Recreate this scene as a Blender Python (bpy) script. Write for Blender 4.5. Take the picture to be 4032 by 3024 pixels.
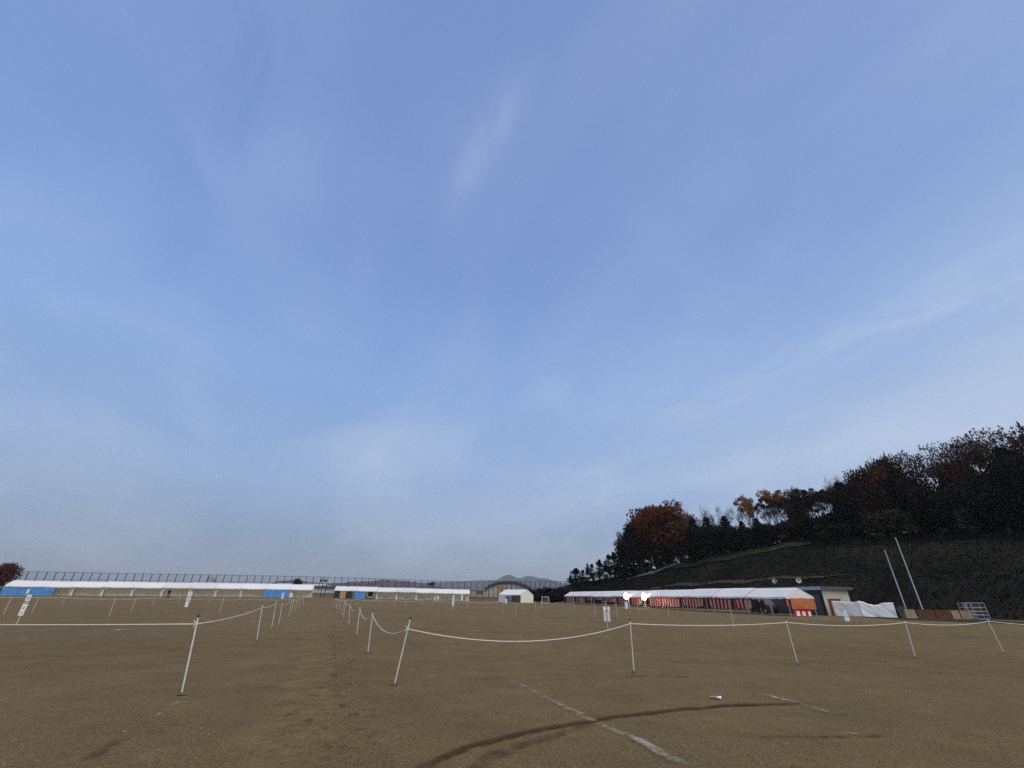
import bpy, bmesh, math, random
import numpy as np
from mathutils import Matrix, Vector, noise as mnoise

sc = bpy.context.scene
for o in list(bpy.data.objects):
    bpy.data.objects.remove(o)
R = math.radians
rnd = random.Random(7)
C = sc.collection

# ------------------------------------------------------------------ camera
H = 1.6
FPX, CX, CY = 1644.0, 2016.0, 1512.0        # photograph pixels (4032 x 3024)
PITCH, ROLL = R(27.0), R(0.95)
cam = bpy.data.cameras.new('camera')
cam_o = bpy.data.objects.new('camera', cam)
C.objects.link(cam_o)
cam.sensor_width = 36
cam.lens = 36 * FPX / 4032
cam.clip_start, cam.clip_end = 0.1, 30000
cam_o.matrix_world = Matrix.Translation((0, 0, H)) @ Matrix.Rotation(math.pi / 2 + PITCH, 4, 'X') @ Matrix.Rotation(ROLL, 4, 'Z')
sc.camera = cam_o

# ------------------------------------------------------------------ sky, sun, exposure
SUN_AZ, SUN_EL = 138.0, 51.0                 # clockwise from the view direction
world = bpy.data.worlds.new('World')
sc.world = world
world.use_nodes = True
wt = world.node_tree
wn, wl = wt.nodes, wt.links
for n in list(wn):
    wn.remove(n)
w_out = wn.new('ShaderNodeOutputWorld')
w_sky = wn.new('ShaderNodeTexSky')
w_sky.sky_type = 'NISHITA'
w_sky.sun_disc = False
w_sky.sun_elevation = R(SUN_EL)
w_sky.sun_rotation = R(360 - SUN_AZ)
w_sky.altitude, w_sky.air_density, w_sky.dust_density, w_sky.ozone_density = 200, 1.0, 0.4, 4.0
w_bg = wn.new('ShaderNodeBackground')
w_bg.inputs[1].default_value = 0.11
wl.new(w_sky.outputs[0], w_bg.inputs[0])


def wmath(op, a, b=None, clamp=False):
    n = wn.new('ShaderNodeMath')
    n.operation = op
    n.use_clamp = clamp
    for i, v in enumerate((a, b)):
        if v is None:
            continue
        if isinstance(v, (int, float)):
            n.inputs[i].default_value = v
        else:
            wl.new(v, n.inputs[i])
    return n.outputs[0]


def ramp_node(tree, fac, stops, interp='LINEAR'):
    n = tree.nodes.new('ShaderNodeValToRGB')
    n.color_ramp.interpolation = interp
    els = n.color_ramp.elements
    while len(els) < len(stops):
        els.new(0.5)
    for e, (p, c) in zip(els, stops):
        e.position = p
        e.color = (c, c, c, 1) if isinstance(c, (int, float)) else (*c, 1)
    if fac is not None:
        tree.links.new(fac, n.inputs[0])
    return n.outputs[0]


w_tc = wn.new('ShaderNodeTexCoord')
w_sep = wn.new('ShaderNodeSeparateXYZ')
wl.new(w_tc.outputs['Generated'], w_sep.inputs[0])
w_zc = wmath('MAXIMUM', w_sep.outputs[2], 0.0)
w_zd = wmath('ADD', w_zc, 0.22)
w_px = wmath('DIVIDE', w_sep.outputs[0], w_zd)
w_py = wmath('DIVIDE', w_sep.outputs[1], w_zd)
w_com = wn.new('ShaderNodeCombineXYZ')
wl.new(w_px, w_com.inputs[0])
wl.new(w_py, w_com.inputs[1])


def cloud_noise(rot, scale, sx, sy, detail, dist, off):
    m = wn.new('ShaderNodeMapping')
    m.vector_type = 'TEXTURE'
    m.inputs['Rotation'].default_value = (0, 0, R(rot))
    m.inputs['Scale'].default_value = (sx, sy, 1)
    m.inputs['Location'].default_value = off
    wl.new(w_com.outputs[0], m.inputs[0])
    t = wn.new('ShaderNodeTexNoise')
    t.inputs['Scale'].default_value = scale
    t.inputs['Detail'].default_value = detail
    t.inputs['Roughness'].default_value = 0.5
    t.inputs['Distortion'].default_value = dist
    wl.new(m.outputs[0], t.inputs['Vector'])
    return t.outputs['Fac']


cl_a = ramp_node(wt, cloud_noise(125, 1.0, 1.9, 1.05, 4, 0.7, (1.3, 0.4, 0)), [(0.32, 0.0), (0.70, 1.0)], 'EASE')
cl_b = ramp_node(wt, cloud_noise(100, 2.0, 1.15, 0.9, 7, 0.6, (3.1, 2.2, 0)), [(0.42, 0.0), (0.78, 1.0)], 'EASE')
cl_c = ramp_node(wt, cloud_noise(140, 1.3, 1.2, 0.9, 6, 0.4, (7.4, 1.2, 0)), [(0.40, 0.0), (0.72, 1.0)], 'EASE')


def wisp(u, v, along, across):
    # one thin cloud streak, found by its place in the sky plane
    f = (_w_fw * FPX + _w_rt * (u - CX) - _w_up * (v - CY)).normalized()
    qx, qy = f.x / (f.z + .22), f.y / (f.z + .22)
    ca, sa = math.cos(R(122)), math.sin(R(122))
    dx, dy = wmath('SUBTRACT', w_px, qx), wmath('SUBTRACT', w_py, qy)
    l_ = wmath('ADD', wmath('MULTIPLY', dx, ca / along), wmath('MULTIPLY', dy, sa / along))
    c_ = wmath('ADD', wmath('MULTIPLY', dx, -sa / across), wmath('MULTIPLY', dy, ca / across))
    d2 = wmath('ADD', wmath('MULTIPLY', l_, l_), wmath('MULTIPLY', c_, c_))
    g = wmath('EXPONENT', wmath('MULTIPLY', d2, -1.0))
    return wmath('MULTIPLY', g, ramp_node(wt, cloud_noise(122, 5.0, 1.6, 0.6, 6, 0.8, (u * .01, 1, 0)), [(.36, .1), (.66, 1.0)]))


_w_fw = Vector((0, math.cos(PITCH), math.sin(PITCH)))
_w_u0 = Vector((1, 0, 0)).cross(_w_fw)
_w_rt = Vector((1, 0, 0)) * math.cos(ROLL) + _w_u0 * math.sin(ROLL)
_w_up = -Vector((1, 0, 0)) * math.sin(ROLL) + _w_u0 * math.cos(ROLL)
# the veil is brighter towards the low sun
w_sd = wmath('ADD', wmath('MULTIPLY', w_sep.outputs[0], math.sin(R(SUN_AZ))), wmath('MULTIPLY', w_sep.outputs[1], math.cos(R(SUN_AZ))))
w_sd = wmath('ADD', wmath('MULTIPLY', w_sd, 0.5), 0.42)
cl = wmath('ADD', wmath('MULTIPLY', cl_a, 0.40), wmath('MULTIPLY', cl_b, 0.20))
cl = wmath('ADD', cl, wmath('MULTIPLY', cl_c, 0.13))
cl = wmath('ADD', cl, wmath('MULTIPLY', w_sd, 0.75))
cl = wmath('ADD', cl, wmath('MULTIPLY', wisp(1900, 590, .13, .034), 0.80))
cl = wmath('ADD', cl, wmath('MULTIPLY', wisp(1000, 480, .35, .16), 0.30))
cl = wmath('ADD', cl, wmath('MULTIPLY', wisp(3850, 1120, 1.2, .11), 0.50), clamp=True)
veil_blue = ramp_node(wt, w_zc, [(0.0, (.215, .27, .38)), (0.09, (.25, .325, .475)), (0.20, (.325, .455, .70)), (0.42, (.285, .465, .83)),
                                 (0.65, (.185, .330, .71)), (0.95, (.150, .265, .60))])
veil_pale = ramp_node(wt, w_zc, [(0.0, (.30, .345, .455)), (0.10, (.47, .53, .66)), (0.25, (.61, .695, .855)), (0.48, (.50, .64, .90)),
                                 (0.70, (.37, .495, .81)), (0.95, (.32, .42, .73))])
w_mix = wn.new('ShaderNodeMix')
w_mix.data_type = 'RGBA'
wl.new(cl, w_mix.inputs[0])
wl.new(veil_blue, w_mix.inputs[6])
wl.new(veil_pale, w_mix.inputs[7])
w_bg2 = wn.new('ShaderNodeBackground')
wl.new(w_mix.outputs[2], w_bg2.inputs[0])
w_bg2.inputs[1].default_value = 1.0
w_cover = ramp_node(wt, w_zc, [(0.0, 0.84), (0.35, 0.76), (1.0, 0.82)])
w_ms = wn.new('ShaderNodeMixShader')
wl.new(w_cover, w_ms.inputs[0])
wl.new(w_bg.outputs[0], w_ms.inputs[1])
wl.new(w_bg2.outputs[0], w_ms.inputs[2])
wl.new(w_ms.outputs[0], w_out.inputs[0])

sun = bpy.data.lights.new('sun', 'SUN')
sun.energy = 2.35
sun.angle = R(60)
sun.color = (1.0, 0.87, 0.68)
sun_o = bpy.data.objects.new('sun', sun)
C.objects.link(sun_o)
_sd = Vector((math.sin(R(SUN_AZ)) * math.cos(R(SUN_EL)), math.cos(R(SUN_AZ)) * math.cos(R(SUN_EL)), math.sin(R(SUN_EL))))
sun_o.rotation_euler = _sd.to_track_quat('Z', 'Y').to_euler()
sun_o.location = _sd * 60

vs = sc.view_settings
vs.view_transform, vs.look, vs.exposure, vs.gamma = 'Standard', 'None', 0.0, 1.0
sc.cycles.max_bounces = 6
sc.cycles.transparent_max_bounces = 24
sc.cycles.volume_bounces = 0
sc.cycles.use_denoising = False

# ------------------------------------------------------------------ pixel -> place
_fw = Vector((0, math.cos(PITCH), math.sin(PITCH)))
_r0 = Vector((1, 0, 0))
_u0 = _r0.cross(_fw)
_rt = _r0 * math.cos(ROLL) + _u0 * math.sin(ROLL)
_up = -_r0 * math.sin(ROLL) + _u0 * math.cos(ROLL)
EYE = Vector((0, 0, H))


def ray(u, v):
    return (_fw * FPX + _rt * (u - CX) - _up * (v - CY)).normalized()


def proj(p):
    q = Vector(p) - EYE
    z = q.dot(_fw)
    return CX + FPX * q.dot(_rt) / z, CY - FPX * q.dot(_up) / z


def gz(x, y):                                # the playing field is nearly flat, with a slight swell far left
    return 0.5 * math.exp(-((x + 65) / 45) ** 2 - ((y - 150) / 60) ** 2)


def G(u, v):
    d = ray(u, v)
    z = 0.0
    for _ in range(12):
        t = (z - H) / min(d.z, -1e-4)
        p = EYE + d * t
        z = gz(p.x, p.y)
    return Vector((p.x, p.y, z))


def atY(u, v, Y):
    d = ray(u, v)
    return EYE + d * (Y / d.y)


def zat(x, y, v):
    lo, hi = -20.0, 300.0
    for _ in range(50):
        m = (lo + hi) / 2
        if proj((x, y, m))[1] > v:
            lo = m
        else:
            hi = m
    return lo


def xat(u, Y, z=1.6):
    lo, hi = -2000.0, 2000.0
    for _ in range(60):
        m = (lo + hi) / 2
        if proj((m, Y, z))[0] < u:
            lo = m
        else:
            hi = m
    return lo


# ------------------------------------------------------------------ materials
MATS = {}


def mat(name, col, rough=0.8, var=0.0, vscale=4.0, bump=0.0, bscale=30.0, spec=0.25, metal=0.0, trans=0.0, emit=None, alpha=1.0,
        col2=None, dirt=None):
    if name in MATS:
        return MATS[name]
    m = bpy.data.materials.new(name)
    m.use_nodes = True
    t = m.node_tree
    b = t.nodes['Principled BSDF']
    b.inputs['Roughness'].default_value = rough
    b.inputs['Metallic'].default_value = metal
    b.inputs['Specular IOR Level'].default_value = spec
    b.inputs['Base Color'].default_value = (*col, 1)
    tc = t.nodes.new('ShaderNodeTexCoord')
    if var or col2:
        n = t.nodes.new('ShaderNodeTexNoise')
        n.inputs['Scale'].default_value = vscale
        n.inputs['Detail'].default_value = 5
        t.links.new(tc.outputs['Object'], n.inputs['Vector'])
        c2 = col2 or tuple(c * (1 - var) for c in col)
        c1 = col if col2 else tuple(min(1, c * (1 + var)) for c in col)
        t.links.new(ramp_node(t, n.outputs['Fac'], [(0.32, c2), (0.68, c1)]), b.inputs['Base Color'])
    if bump:
        n2 = t.nodes.new('ShaderNodeTexNoise')
        n2.inputs['Scale'].default_value = bscale
        n2.inputs['Detail'].default_value = 4
        t.links.new(tc.outputs['Object'], n2.inputs['Vector'])
        bp = t.nodes.new('ShaderNodeBump')
        bp.inputs['Strength'].default_value = bump
        bp.inputs['Distance'].default_value = 0.05
        t.links.new(n2.outputs['Fac'], bp.inputs['Height'])
        t.links.new(bp.outputs[0], b.inputs['Normal'])
    out = t.nodes['Material Output']
    last = b.outputs[0]
    if trans:
        tr = t.nodes.new('ShaderNodeBsdfTranslucent')
        tr.inputs[0].default_value = (*col, 1)
        mx = t.nodes.new('ShaderNodeMixShader')
        mx.inputs[0].default_value = trans
        t.links.new(last, mx.inputs[1])
        t.links.new(tr.outputs[0], mx.inputs[2])
        last = mx.outputs[0]
    if alpha < 1:
        tp = t.nodes.new('ShaderNodeBsdfTransparent')
        mx = t.nodes.new('ShaderNodeMixShader')
        mx.inputs[0].default_value = alpha
        t.links.new(tp.outputs[0], mx.inputs[1])
        t.links.new(last, mx.inputs[2])
        last = mx.outputs[0]
    if emit:
        b.inputs['Emission Color'].default_value = (*emit[0], 1)
        b.inputs['Emission Strength'].default_value = emit[1]
    if last is not b.outputs[0]:
        t.links.new(last, out.inputs[0])
    MATS[name] = m
    return m


def leaf_mat(name, a, b_, trans=0.2):
    """two leaf colours mixed leaf by leaf"""
    m = bpy.data.materials.new(name)
    m.use_nodes = True
    t = m.node_tree
    b = t.nodes['Principled BSDF']
    b.inputs['Roughness'].default_value = 0.85
    b.inputs['Specular IOR Level'].default_value = 0.1
    g = t.nodes.new('ShaderNodeNewGeometry')
    n = t.nodes.new('ShaderNodeTexNoise')
    n.inputs['Scale'].default_value = 0.55
    n.inputs['Detail'].default_value = 2
    tc = t.nodes.new('ShaderNodeTexCoord')
    t.links.new(tc.outputs['Object'], n.inputs['Vector'])
    ad = t.nodes.new('ShaderNodeMath')
    ad.operation = 'MULTIPLY_ADD'
    t.links.new(g.outputs['Random Per Island'], ad.inputs[0])
    ad.inputs[1].default_value = 0.6
    t.links.new(n.outputs['Fac'], ad.inputs[2])
    col = ramp_node(t, ad.outputs[0], [(0.35, a), (1.0, b_)])
    t.links.new(col, b.inputs['Base Color'])
    tr = t.nodes.new('ShaderNodeBsdfTranslucent')
    t.links.new(col, tr.inputs[0])
    mx = t.nodes.new('ShaderNodeMixShader')
    mx.inputs[0].default_value = trans
    t.links.new(b.outputs[0], mx.inputs[1])
    t.links.new(tr.outputs[0], mx.inputs[2])
    t.links.new(mx.outputs[0], t.nodes['Material Output'].inputs[0])
    return m


def overlay_mat(name, col, cover, scale, lo, hi, rough=0.95):
    """thin layer on the ground (chalk, damp track) broken up by noise, fading to its strip's edges"""
    m = bpy.data.materials.new(name)
    m.use_nodes = True
    t = m.node_tree
    b = t.nodes['Principled BSDF']
    b.inputs['Base Color'].default_value = (*col, 1)
    b.inputs['Roughness'].default_value = rough
    b.inputs['Specular IOR Level'].default_value = 0.1
    tc = t.nodes.new('ShaderNodeTexCoord')
    n = t.nodes.new('ShaderNodeTexNoise')
    n.inputs['Scale'].default_value = scale
    n.inputs['Detail'].default_value = 6
    n.inputs['Roughness'].default_value = 0.7
    t.links.new(tc.outputs['Object'], n.inputs['Vector'])
    f = ramp_node(t, n.outputs['Fac'], [(lo, 0.0), (hi, cover)])
    at = t.nodes.new('ShaderNodeAttribute')
    at.attribute_name = 'cover'
    mu = t.nodes.new('ShaderNodeMath')
    mu.operation = 'MULTIPLY'
    t.links.new(f, mu.inputs[0])
    t.links.new(at.outputs['Fac'], mu.inputs[1])
    tp = t.nodes.new('ShaderNodeBsdfTransparent')
    mx = t.nodes.new('ShaderNodeMixShader')
    t.links.new(mu.outputs[0], mx.inputs[0])
    t.links.new(tp.outputs[0], mx.inputs[1])
    t.links.new(b.outputs[0], mx.inputs[2])
    t.links.new(mx.outputs[0], t.nodes['Material Output'].inputs[0])
    return m


M_CANVAS = [mat('tent_canvas_a', (.90, .90, .88), .7, .04, 1.5, trans=.22), mat('tent_canvas_b', (.80, .81, .80), .7, .04, 1.5, trans=.22),
            mat('tent_canvas_c', (.93, .93, .91), .7, .02, 1.5, trans=.22)]
M_CREAM = mat('cream_curtain', (.78, .71, .54), .85, .10, 1.2, trans=.1)
M_PIPE = mat('grey_pipe', (.55, .56, .57), .45, .06, 6, metal=.3)
M_BLUE = mat('blue_tarp', (.085, .27, .58), .5, .16, 1.6, spec=.4)
M_ORANGE = mat('orange_tarp', (.44, .15, .055), .75, .15, 1.6)
M_RED = mat('red_cloth', (.52, .012, .035), .8, .12, 3)
M_WCLOTH = mat('white_cloth', (.86, .80, .80), .8, .06, 3)
M_DGREEN = mat('dark_green_sheet', (.028, .036, .034), .7, .2, 2)
M_TAN = mat('tan_sheet', (.42, .30, .13), .8, .12, 2)
M_WHITE = mat('white_board', (.80, .80, .79), .6, .03, 5)
M_PALEBLUE = mat('pale_blue_board', (.62, .70, .76), .6, .05, 5)
M_INK = mat('ink', (.15, .16, .165), .7)
M_POST = mat('white_post', (.64, .61, .54), .6, .08, 10)
M_CAP = mat('black_cap', (.012, .012, .012), .6)
M_ROPE = mat('cream_rope', (.68, .63, .55), .9, .1, 40)
M_DARKMETAL = mat('dark_steel', (.030, .034, .042), .5, metal=.2)
M_TABLE = mat('table_brown', (.16, .12, .085), .6, .15, 5)
M_NET = mat('fence_net', (.06, .07, .08), .8, alpha=.13)
M_BARK = mat('bark', (.050, .040, .032), .95, .25, 6, bump=.5, bscale=20)
M_PALEBARK = mat('pale_bark', (.13, .115, .10), .95, .25, 6, bump=.5, bscale=20)
L_CONIFER = leaf_mat('conifer_needles', (.005, .008, .006), (.018, .024, .014), .08)
L_DARK = leaf_mat('dark_leaves', (.006, .006, .006), (.022, .019, .013), .1)
L_RUSSET = leaf_mat('russet_leaves', (.050, .015, .009), (.17, .055, .022), .25)
L_REDBROWN = leaf_mat('red_brown_leaves', (.030, .014, .011), (.095, .042, .027), .22)
L_ORANGE = leaf_mat('orange_leaves', (.13, .040, .012), (.34, .15, .05), .35)
L_OLIVE = leaf_mat('olive_leaves', (.022, .024, .011), (.075, .066, .028), .2)
L_MAROON = leaf_mat('maroon_leaves', (.045, .014, .017), (.12, .040, .042), .2)


# ------------------------------------------------------------------ mesh building
class MB:
    def __init__(s):
        s.v, s.f, s.mi = [], [], []

    def quad(s, a, b, c, d, mi=0):
        n = len(s.v)
        s.v += [tuple(a), tuple(b), tuple(c), tuple(d)]
        s.f.append((n, n + 1, n + 2, n + 3))
        s.mi.append(mi)
        return s

    def poly(s, pts, mi=0):
        n = len(s.v)
        s.v += [tuple(p) for p in pts]
        s.f.append(tuple(range(n, n + len(pts))))
        s.mi.append(mi)
        return s

    def box(s, x0, x1, y0, y1, z0, z1, mi=0):
        n = len(s.v)
        s.v += [(x0, y0, z0), (x1, y0, z0), (x1, y1, z0), (x0, y1, z0), (x0, y0, z1), (x1, y0, z1), (x1, y1, z1), (x0, y1, z1)]
        for q in ((0, 3, 2, 1), (4, 5, 6, 7), (0, 1, 5, 4), (1, 2, 6, 5), (2, 3, 7, 6), (3, 0, 4, 7)):
            s.f.append(tuple(n + i for i in q))
            s.mi.append(mi)
        return s

    def tube(s, pts, rad, n=6, cap=True, mi=0):
        pts = [Vector(p) for p in pts]
        rads = rad if isinstance(rad, (list, tuple)) else [rad] * len(pts)
        base = len(s.v)
        for i, p in enumerate(pts):
            d = (pts[min(i + 1, len(pts) - 1)] - pts[max(i - 1, 0)]).normalized()
            a = d.cross(Vector((0, 0, 1)) if abs(d.z) < .9 else Vector((1, 0, 0))).normalized()
            b = d.cross(a)
            for k in range(n):
                t = 2 * math.pi * k / n
                s.v.append(tuple(p + (a * math.cos(t) + b * math.sin(t)) * rads[i]))
        for i in range(len(pts) - 1):
            for k in range(n):
                k2 = (k + 1) % n
                s.f.append((base + i * n + k, base + i * n + k2, base + (i + 1) * n + k2, base + (i + 1) * n + k))
                s.mi.append(mi)
        if cap:
            s.f.append(tuple(base + k for k in range(n)))
            s.f.append(tuple(base + (len(pts) - 1) * n + k for k in reversed(range(n))))
            s.mi += [mi, mi]
        return s

    def lathe(s, prof, n=14, axis='z', center=(0, 0, 0), mi=0):
        base = len(s.v)
        cx, cy, cz = center
        for r, h in prof:
            for k in range(n):
                t = 2 * math.pi * k / n
                a, b = r * math.cos(t), r * math.sin(t)
                s.v.append({'z': (cx + a, cy + b, cz + h), 'y': (cx + a, cy + h, cz + b), 'x': (cx + h, cy + a, cz + b)}[axis])
        for i in range(len(prof) - 1):
            for k in range(n):
                k2 = (k + 1) % n
                s.f.append((base + i * n + k, base + i * n + k2, base + (i + 1) * n + k2, base + (i + 1) * n + k))
                s.mi.append(mi)
        return s

    def grid(s, fn, nu, nv, mi=0):
        base = len(s.v)
        for j in range(nv + 1):
            for i in range(nu + 1):
                s.v.append(tuple(fn(i / nu, j / nv)))
        for j in range(nv):
            for i in range(nu):
                a = base + j * (nu + 1) + i
                s.f.append((a, a + 1, a + nu + 2, a + nu + 1))
                s.mi.append(mi)
        return s

    def mesh(s, name, mats, smooth=False):
        me = bpy.data.meshes.new(name)
        me.from_pydata(s.v, [], s.f)
        for m in (mats if isinstance(mats, (list, tuple)) else [mats]):
            me.materials.append(m)
        me.polygons.foreach_set('material_index', s.mi)
        if smooth:
            me.polygons.foreach_set('use_smooth', [True] * len(me.polygons))
        me.update()
        return me

    def build(s, name, mats, parent=None, smooth=False, loc=None, rotz=0):
        return obj(name, s.mesh(name, mats, smooth), parent, loc, rotz)


def obj(name, me, parent=None, loc=None, rotz=0):
    o = bpy.data.objects.new(name, me)
    C.objects.link(o)
    if parent is not None:
        o.parent = parent
    if loc is not None:
        o.location = loc
    o.rotation_euler.z = rotz
    return o


def thing(name, label, cat, loc=(0, 0, 0), rotz=0, group=None):
    o = bpy.data.objects.new(name, None)
    C.objects.link(o)
    o.empty_display_size = 0.2
    o.location = loc
    o.rotation_euler.z = rotz
    return tag(o, label, cat, group)


def tag(o, label, cat, group=None):
    o['label'] = label
    o['category'] = cat
    if group:
        o['group'] = group
    return o


def struct(o, kind='structure'):
    o['kind'] = kind
    return o


ORD = ['first', 'second', 'third', 'fourth', 'fifth', 'sixth', 'seventh', 'eighth', 'ninth', 'tenth', 'eleventh', 'twelfth',
       'thirteenth', 'fourteenth', 'fifteenth', 'sixteenth', 'seventeenth', 'eighteenth', 'nineteenth', 'twentieth',
       'twenty-first', 'twenty-second', 'twenty-third', 'twenty-fourth', 'twenty-fifth', 'twenty-sixth', 'twenty-seventh',
       'twenty-eighth', 'twenty-ninth', 'thirtieth', 'thirty-first', 'thirty-second', 'thirty-third', 'thirty-fourth', 'thirty-fifth']

# ------------------------------------------------------------------ layout lines
def fence_pt(u):
    a = max(0.0, min(1.0, (u - 97) / (1924 - 97)))
    Y = 1 / ((1 - a) / 131.0 + a / 166.0)
    return Vector((xat(u, Y), Y, 0))


F_A = Vector((xat(0, 131.0) - 6, 129.5, 0))
F_B = Vector((xat(1924, 166.0), 166.0, 0))
F_C = Vector((xat(2250, 151.0), 151.0, 0))
_fd = (F_B - F_A).normalized()
_fn = Vector((-_fd.y, _fd.x, 0))
_gd = (F_C - F_B).normalized()
_gn = Vector((-_gd.y, _gd.x, 0))


def sstep(a, b, x):
    t = max(0.0, min(1.0, (x - a) / (b - a)))
    return t * t * (3 - 2 * t)


def bank(x, y):
    """low bank the back fence stands on, and the land beyond"""
    p = Vector((x, y, 0)) - F_B
    d1 = p.dot(_fn)
    d2 = p.dot(_gn)
    d = min(d1, d2) if False else d1
    if p.dot(_fd) > 0:
        d = min(d1, d2) if d2 < d1 else d1
        d = d2 if d2 > -40 else d1
    return 1.25 * sstep(-3.2, -0.6, d)


def ground_z(x, y):
    r = math.hypot(x, y)
    z = gz(x, y) + bank(x, y) * (1 - 0.5 * sstep(200, 500, r))
    if r < 60:
        z += 0.012 * mnoise.noise((x * 1.3, y * 1.3, 0)) + 0.006 * mnoise.noise((x * 4, y * 4, 3))
    return z


# hill: pairs of toe point and crest point
TOE = [(6, 176, 0.9), (18, 152, 0.2), (25, 137, 0), (30, 119, 0), (36, 101, 0), (44.5, 86, 0), (52, 72.5, 0), (57.5, 62, 0), (61, 51, 0), (67, 36, 0), (82, 8, 0)]
CREST = [(9, 186, 1.5), (22, 164, 5.3), (34, 151, 7.2), (44, 131, 9.7), (54, 117, 11.9), (66, 105, 14.3), (75, 95, 14.6), (84, 87, 14.4), (93, 79, 14.0), (105, 63, 14), (126, 40, 14)]


def hill(t, w):
    f = max(0.0, min(len(TOE) - 1.001, t))
    i = int(f)
    a = f - i
    T = Vector(TOE[i]).lerp(Vector(TOE[i + 1]), a)
    K = Vector(CREST[i]).lerp(Vector(CREST[i + 1]), a)
    p = T.lerp(K, w)
    if w <= 1:
        # two benches break the slope
        def prof(q):
            q = max(0, min(1, q))
            return 0.36 * sstep(0.0, 0.34, q) + 0.06 * sstep(0.34, 0.44, q) + 0.40 * sstep(0.44, 0.84, q) + 0.18 * sstep(.84, 1.02, q)
        p.z = T.z + (K.z - T.z) * prof(w) / prof(1)
    else:
        p.z = K.z + 1.6 * (1 - math.exp(-(w - 1) * 2.0)) - 2.5 * max(0, w - 1.9)
    rough = min(1, max(0, w) * 4)
    p.z += rough * (0.55 * mnoise.noise((p.x * .13, p.y * .13, 1)) + 0.22 * mnoise.noise((p.x * .55, p.y * .55, 5)))
    return p


def hill_at(u, w):
    best = None
    lo, hi = 0.0, len(TOE) - 1.01
    for _ in range(40):
        m = (lo + hi) / 2
        if proj(hill(m, w))[0] < u:
            lo = m
        else:
            hi = m
    return hill(lo, w), lo


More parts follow.
